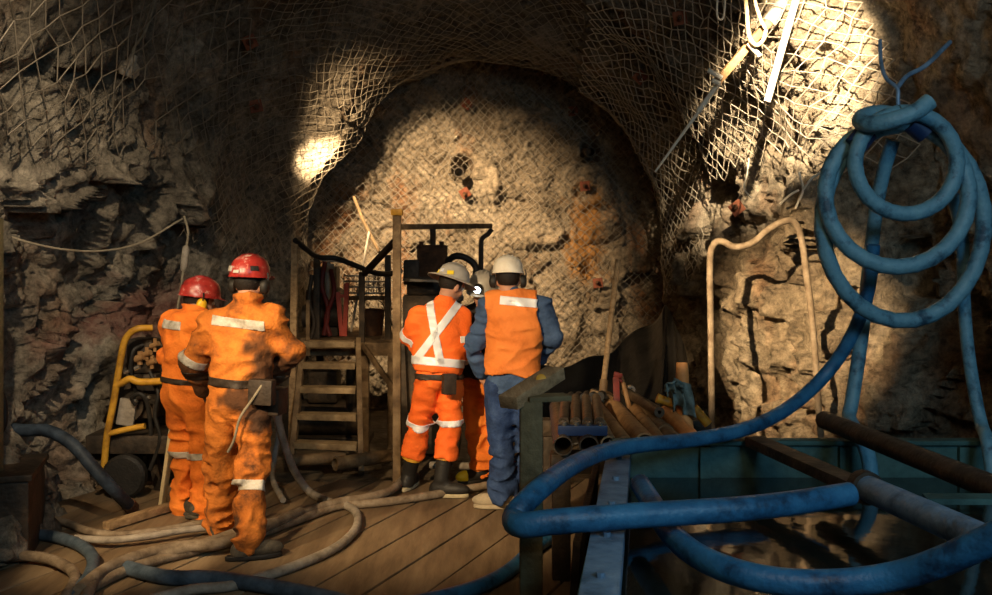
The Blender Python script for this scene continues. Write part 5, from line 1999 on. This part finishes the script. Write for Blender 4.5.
Cc.helmet(M['grey_hat'], 'full', None, sc=0.93, stickers=[(M['hi_yellow'], 0, -38, 0.030, 0.05, 0.030), (M['hi_yellow'], 0, 42, 0.030, 0.05, 0.030), (M['silver'], 0, 2, 0.036, 0.03, 0.03)])
m = MB()
m.lathe([(0.02, -0.03), (0.045, -0.02), (0.05, 0.01), (0.03, 0.035)], Cc.j['head'] + vec(Cc.H, 0.0, 0.085, -0.075), 14)
Cc.own(m.build('dust_mask', M['black'], None, smooth=True))

# ---- standing man in vest and jeans
D = Person(6.7, dict(head=(508, 279, .03), neck=(508, 293, .0), pel=(512, 384), shL=(488, 306, .0), shR=(542, 305, .0), elL=(475, 345, .0), elR=(553, 338, .02), wrL=(482, 374, .10), wrR=(541, 358, .16),
                     hipL=(499, 388), hipR=(526, 388), knL=(502, 443, .02), knR=(527, 442, .05), anL=(503, 498, -.02), anR=(525, 494, .12)),
           'person standing in an orange vest, blue shirt and jeans with a white helmet', (0.0, 1, -0.12), (0, 0.12, 1), dict(L=(-1, 0.05, 0), R=(0.3, 1, 0)))
D.body()


def f(p):
    d = D.torso(p, 0.004)
    for s in 'LR':
        d = smin(d, D.arm(p, s, (0.072, 0.064, 0.052)), 0.035)
    nk = D.j['neck'] + vec(D.T, 0, 0.01, 0.03)
    d = np.maximum(d, (p - A3(nk)) @ A3(vec(D.T, 0, 0.2, 1).normalized()))
    d = np.maximum(d, at(512, 392, 6.7).z - p[:, 2])
    return wr(p, d, folds_leg(D, 0.008), 41)


D.mesh('shirt', f, M['blue_shirt'])


def f(p):
    d = D.torso(p, 0.034)
    nk = D.j['neck'] + vec(D.T, 0, 0.0, 0.025)
    d = np.maximum(d, (p - A3(nk)) @ A3(vec(D.T, 0, 0.2, 1).normalized()))
    q = (p - A3(D.j['pel'])) @ D.T
    d = np.maximum(d, np.abs(q[:, 0] - 0.02) - (0.225 - 0.045 * sstep(0.22, 0.5, q[:, 2])))
    d = np.maximum(d, at(512, 374, 6.7).z + 0.01 * np.sin(p[:, 0] * 22) - p[:, 2])
    return wr(p, d, 0.007, 47)


vs = D.mesh('vest', f, M['vest'])
a, b = at(500, 301, 6.5), at(541, 305, 6.5)
d = (b - a).normalized()
n = Vector((-d.z, 0, d.x))
D.band(vs, [(a - n * .028, n), (a + n * .03, -n), (a, d), (b, -d), (D.j['neck'], (0, -1, 0))], M['silver'])


def f(p):
    d = ell(p, D.j['pel'], (0.165, 0.128, 0.14), D.P)
    for s in 'LR':
        d = smin(d, D.leg(p, s, (0.108, 0.086, 0.090), 1.0), 0.03)
    d = np.maximum(d, 0.05 - p[:, 2])
    return wr(p, d, folds_leg(D, 0.008, 0.008, 0.012), 43)


D.mesh('jeans', f, M['denim'])
D.boots(M['shoe'], M['shoe'], 0.12)
D.helmet(M['white_hat'], 'cap', M['black'], sc=0.95)

# ---- half hidden person facing the camera
E_ = Person(7.45, dict(head=(483, 292, -.02), neck=(483, 306, .0), pel=(483, 384, .05), shL=(503, 318, .0), shR=(465, 318, .0), elL=(505, 348, .02), elR=(467, 346, .06), wrL=(494, 366, -.10), wrR=(476, 368, -.04),
                      hipL=(493, 390, .05), hipR=(474, 390, .05), knL=(494, 434, .0), knR=(478, 434, .0), anL=(495, 478, .05), anR=(482, 477, .0)),
            'half hidden person behind the vest wearer, facing out with a lit helmet lamp', (-0.25, -1, -0.30), (0, -0.25, 1), dict(L=(0.3, -1, 0), R=(-0.85, -0.45, 0)))
E_.body()


def f(p):
    d = E_.torso(p, 0.012, low=False)
    for s in 'LR':
        d = smin(d, E_.arm(p, s, (0.080, 0.068, 0.055)), 0.04)
    nk = E_.j['neck'] + vec(E_.T, 0, 0.0, 0.03)
    d = np.maximum(d, (p - A3(nk)) @ A3(vec(E_.T, 0, 0.2, 1).normalized()))
    return wr(p, d, folds_leg(E_, 0.008), 51)


E_.mesh('jacket', f, M['glove'])


def f(p):
    d = ell(p, E_.j['pel'], (0.160, 0.126, 0.13), E_.P)
    for s in 'LR':
        d = smin(d, E_.leg(p, s, (0.106, 0.084, 0.082), 0.85), 0.03)
    return wr(p, d, folds_leg(E_, 0.008), 53)


E_.mesh('trousers', f, M['orange_cloth'])
E_.boots(M['black'], M['black'], 0.30, toecap=M['hi_yellow'])
E_.gloves(M['glove'])
E_.helmet(M['grey_hat'], 'cap', None, None, lamp=True, sc=0.95)
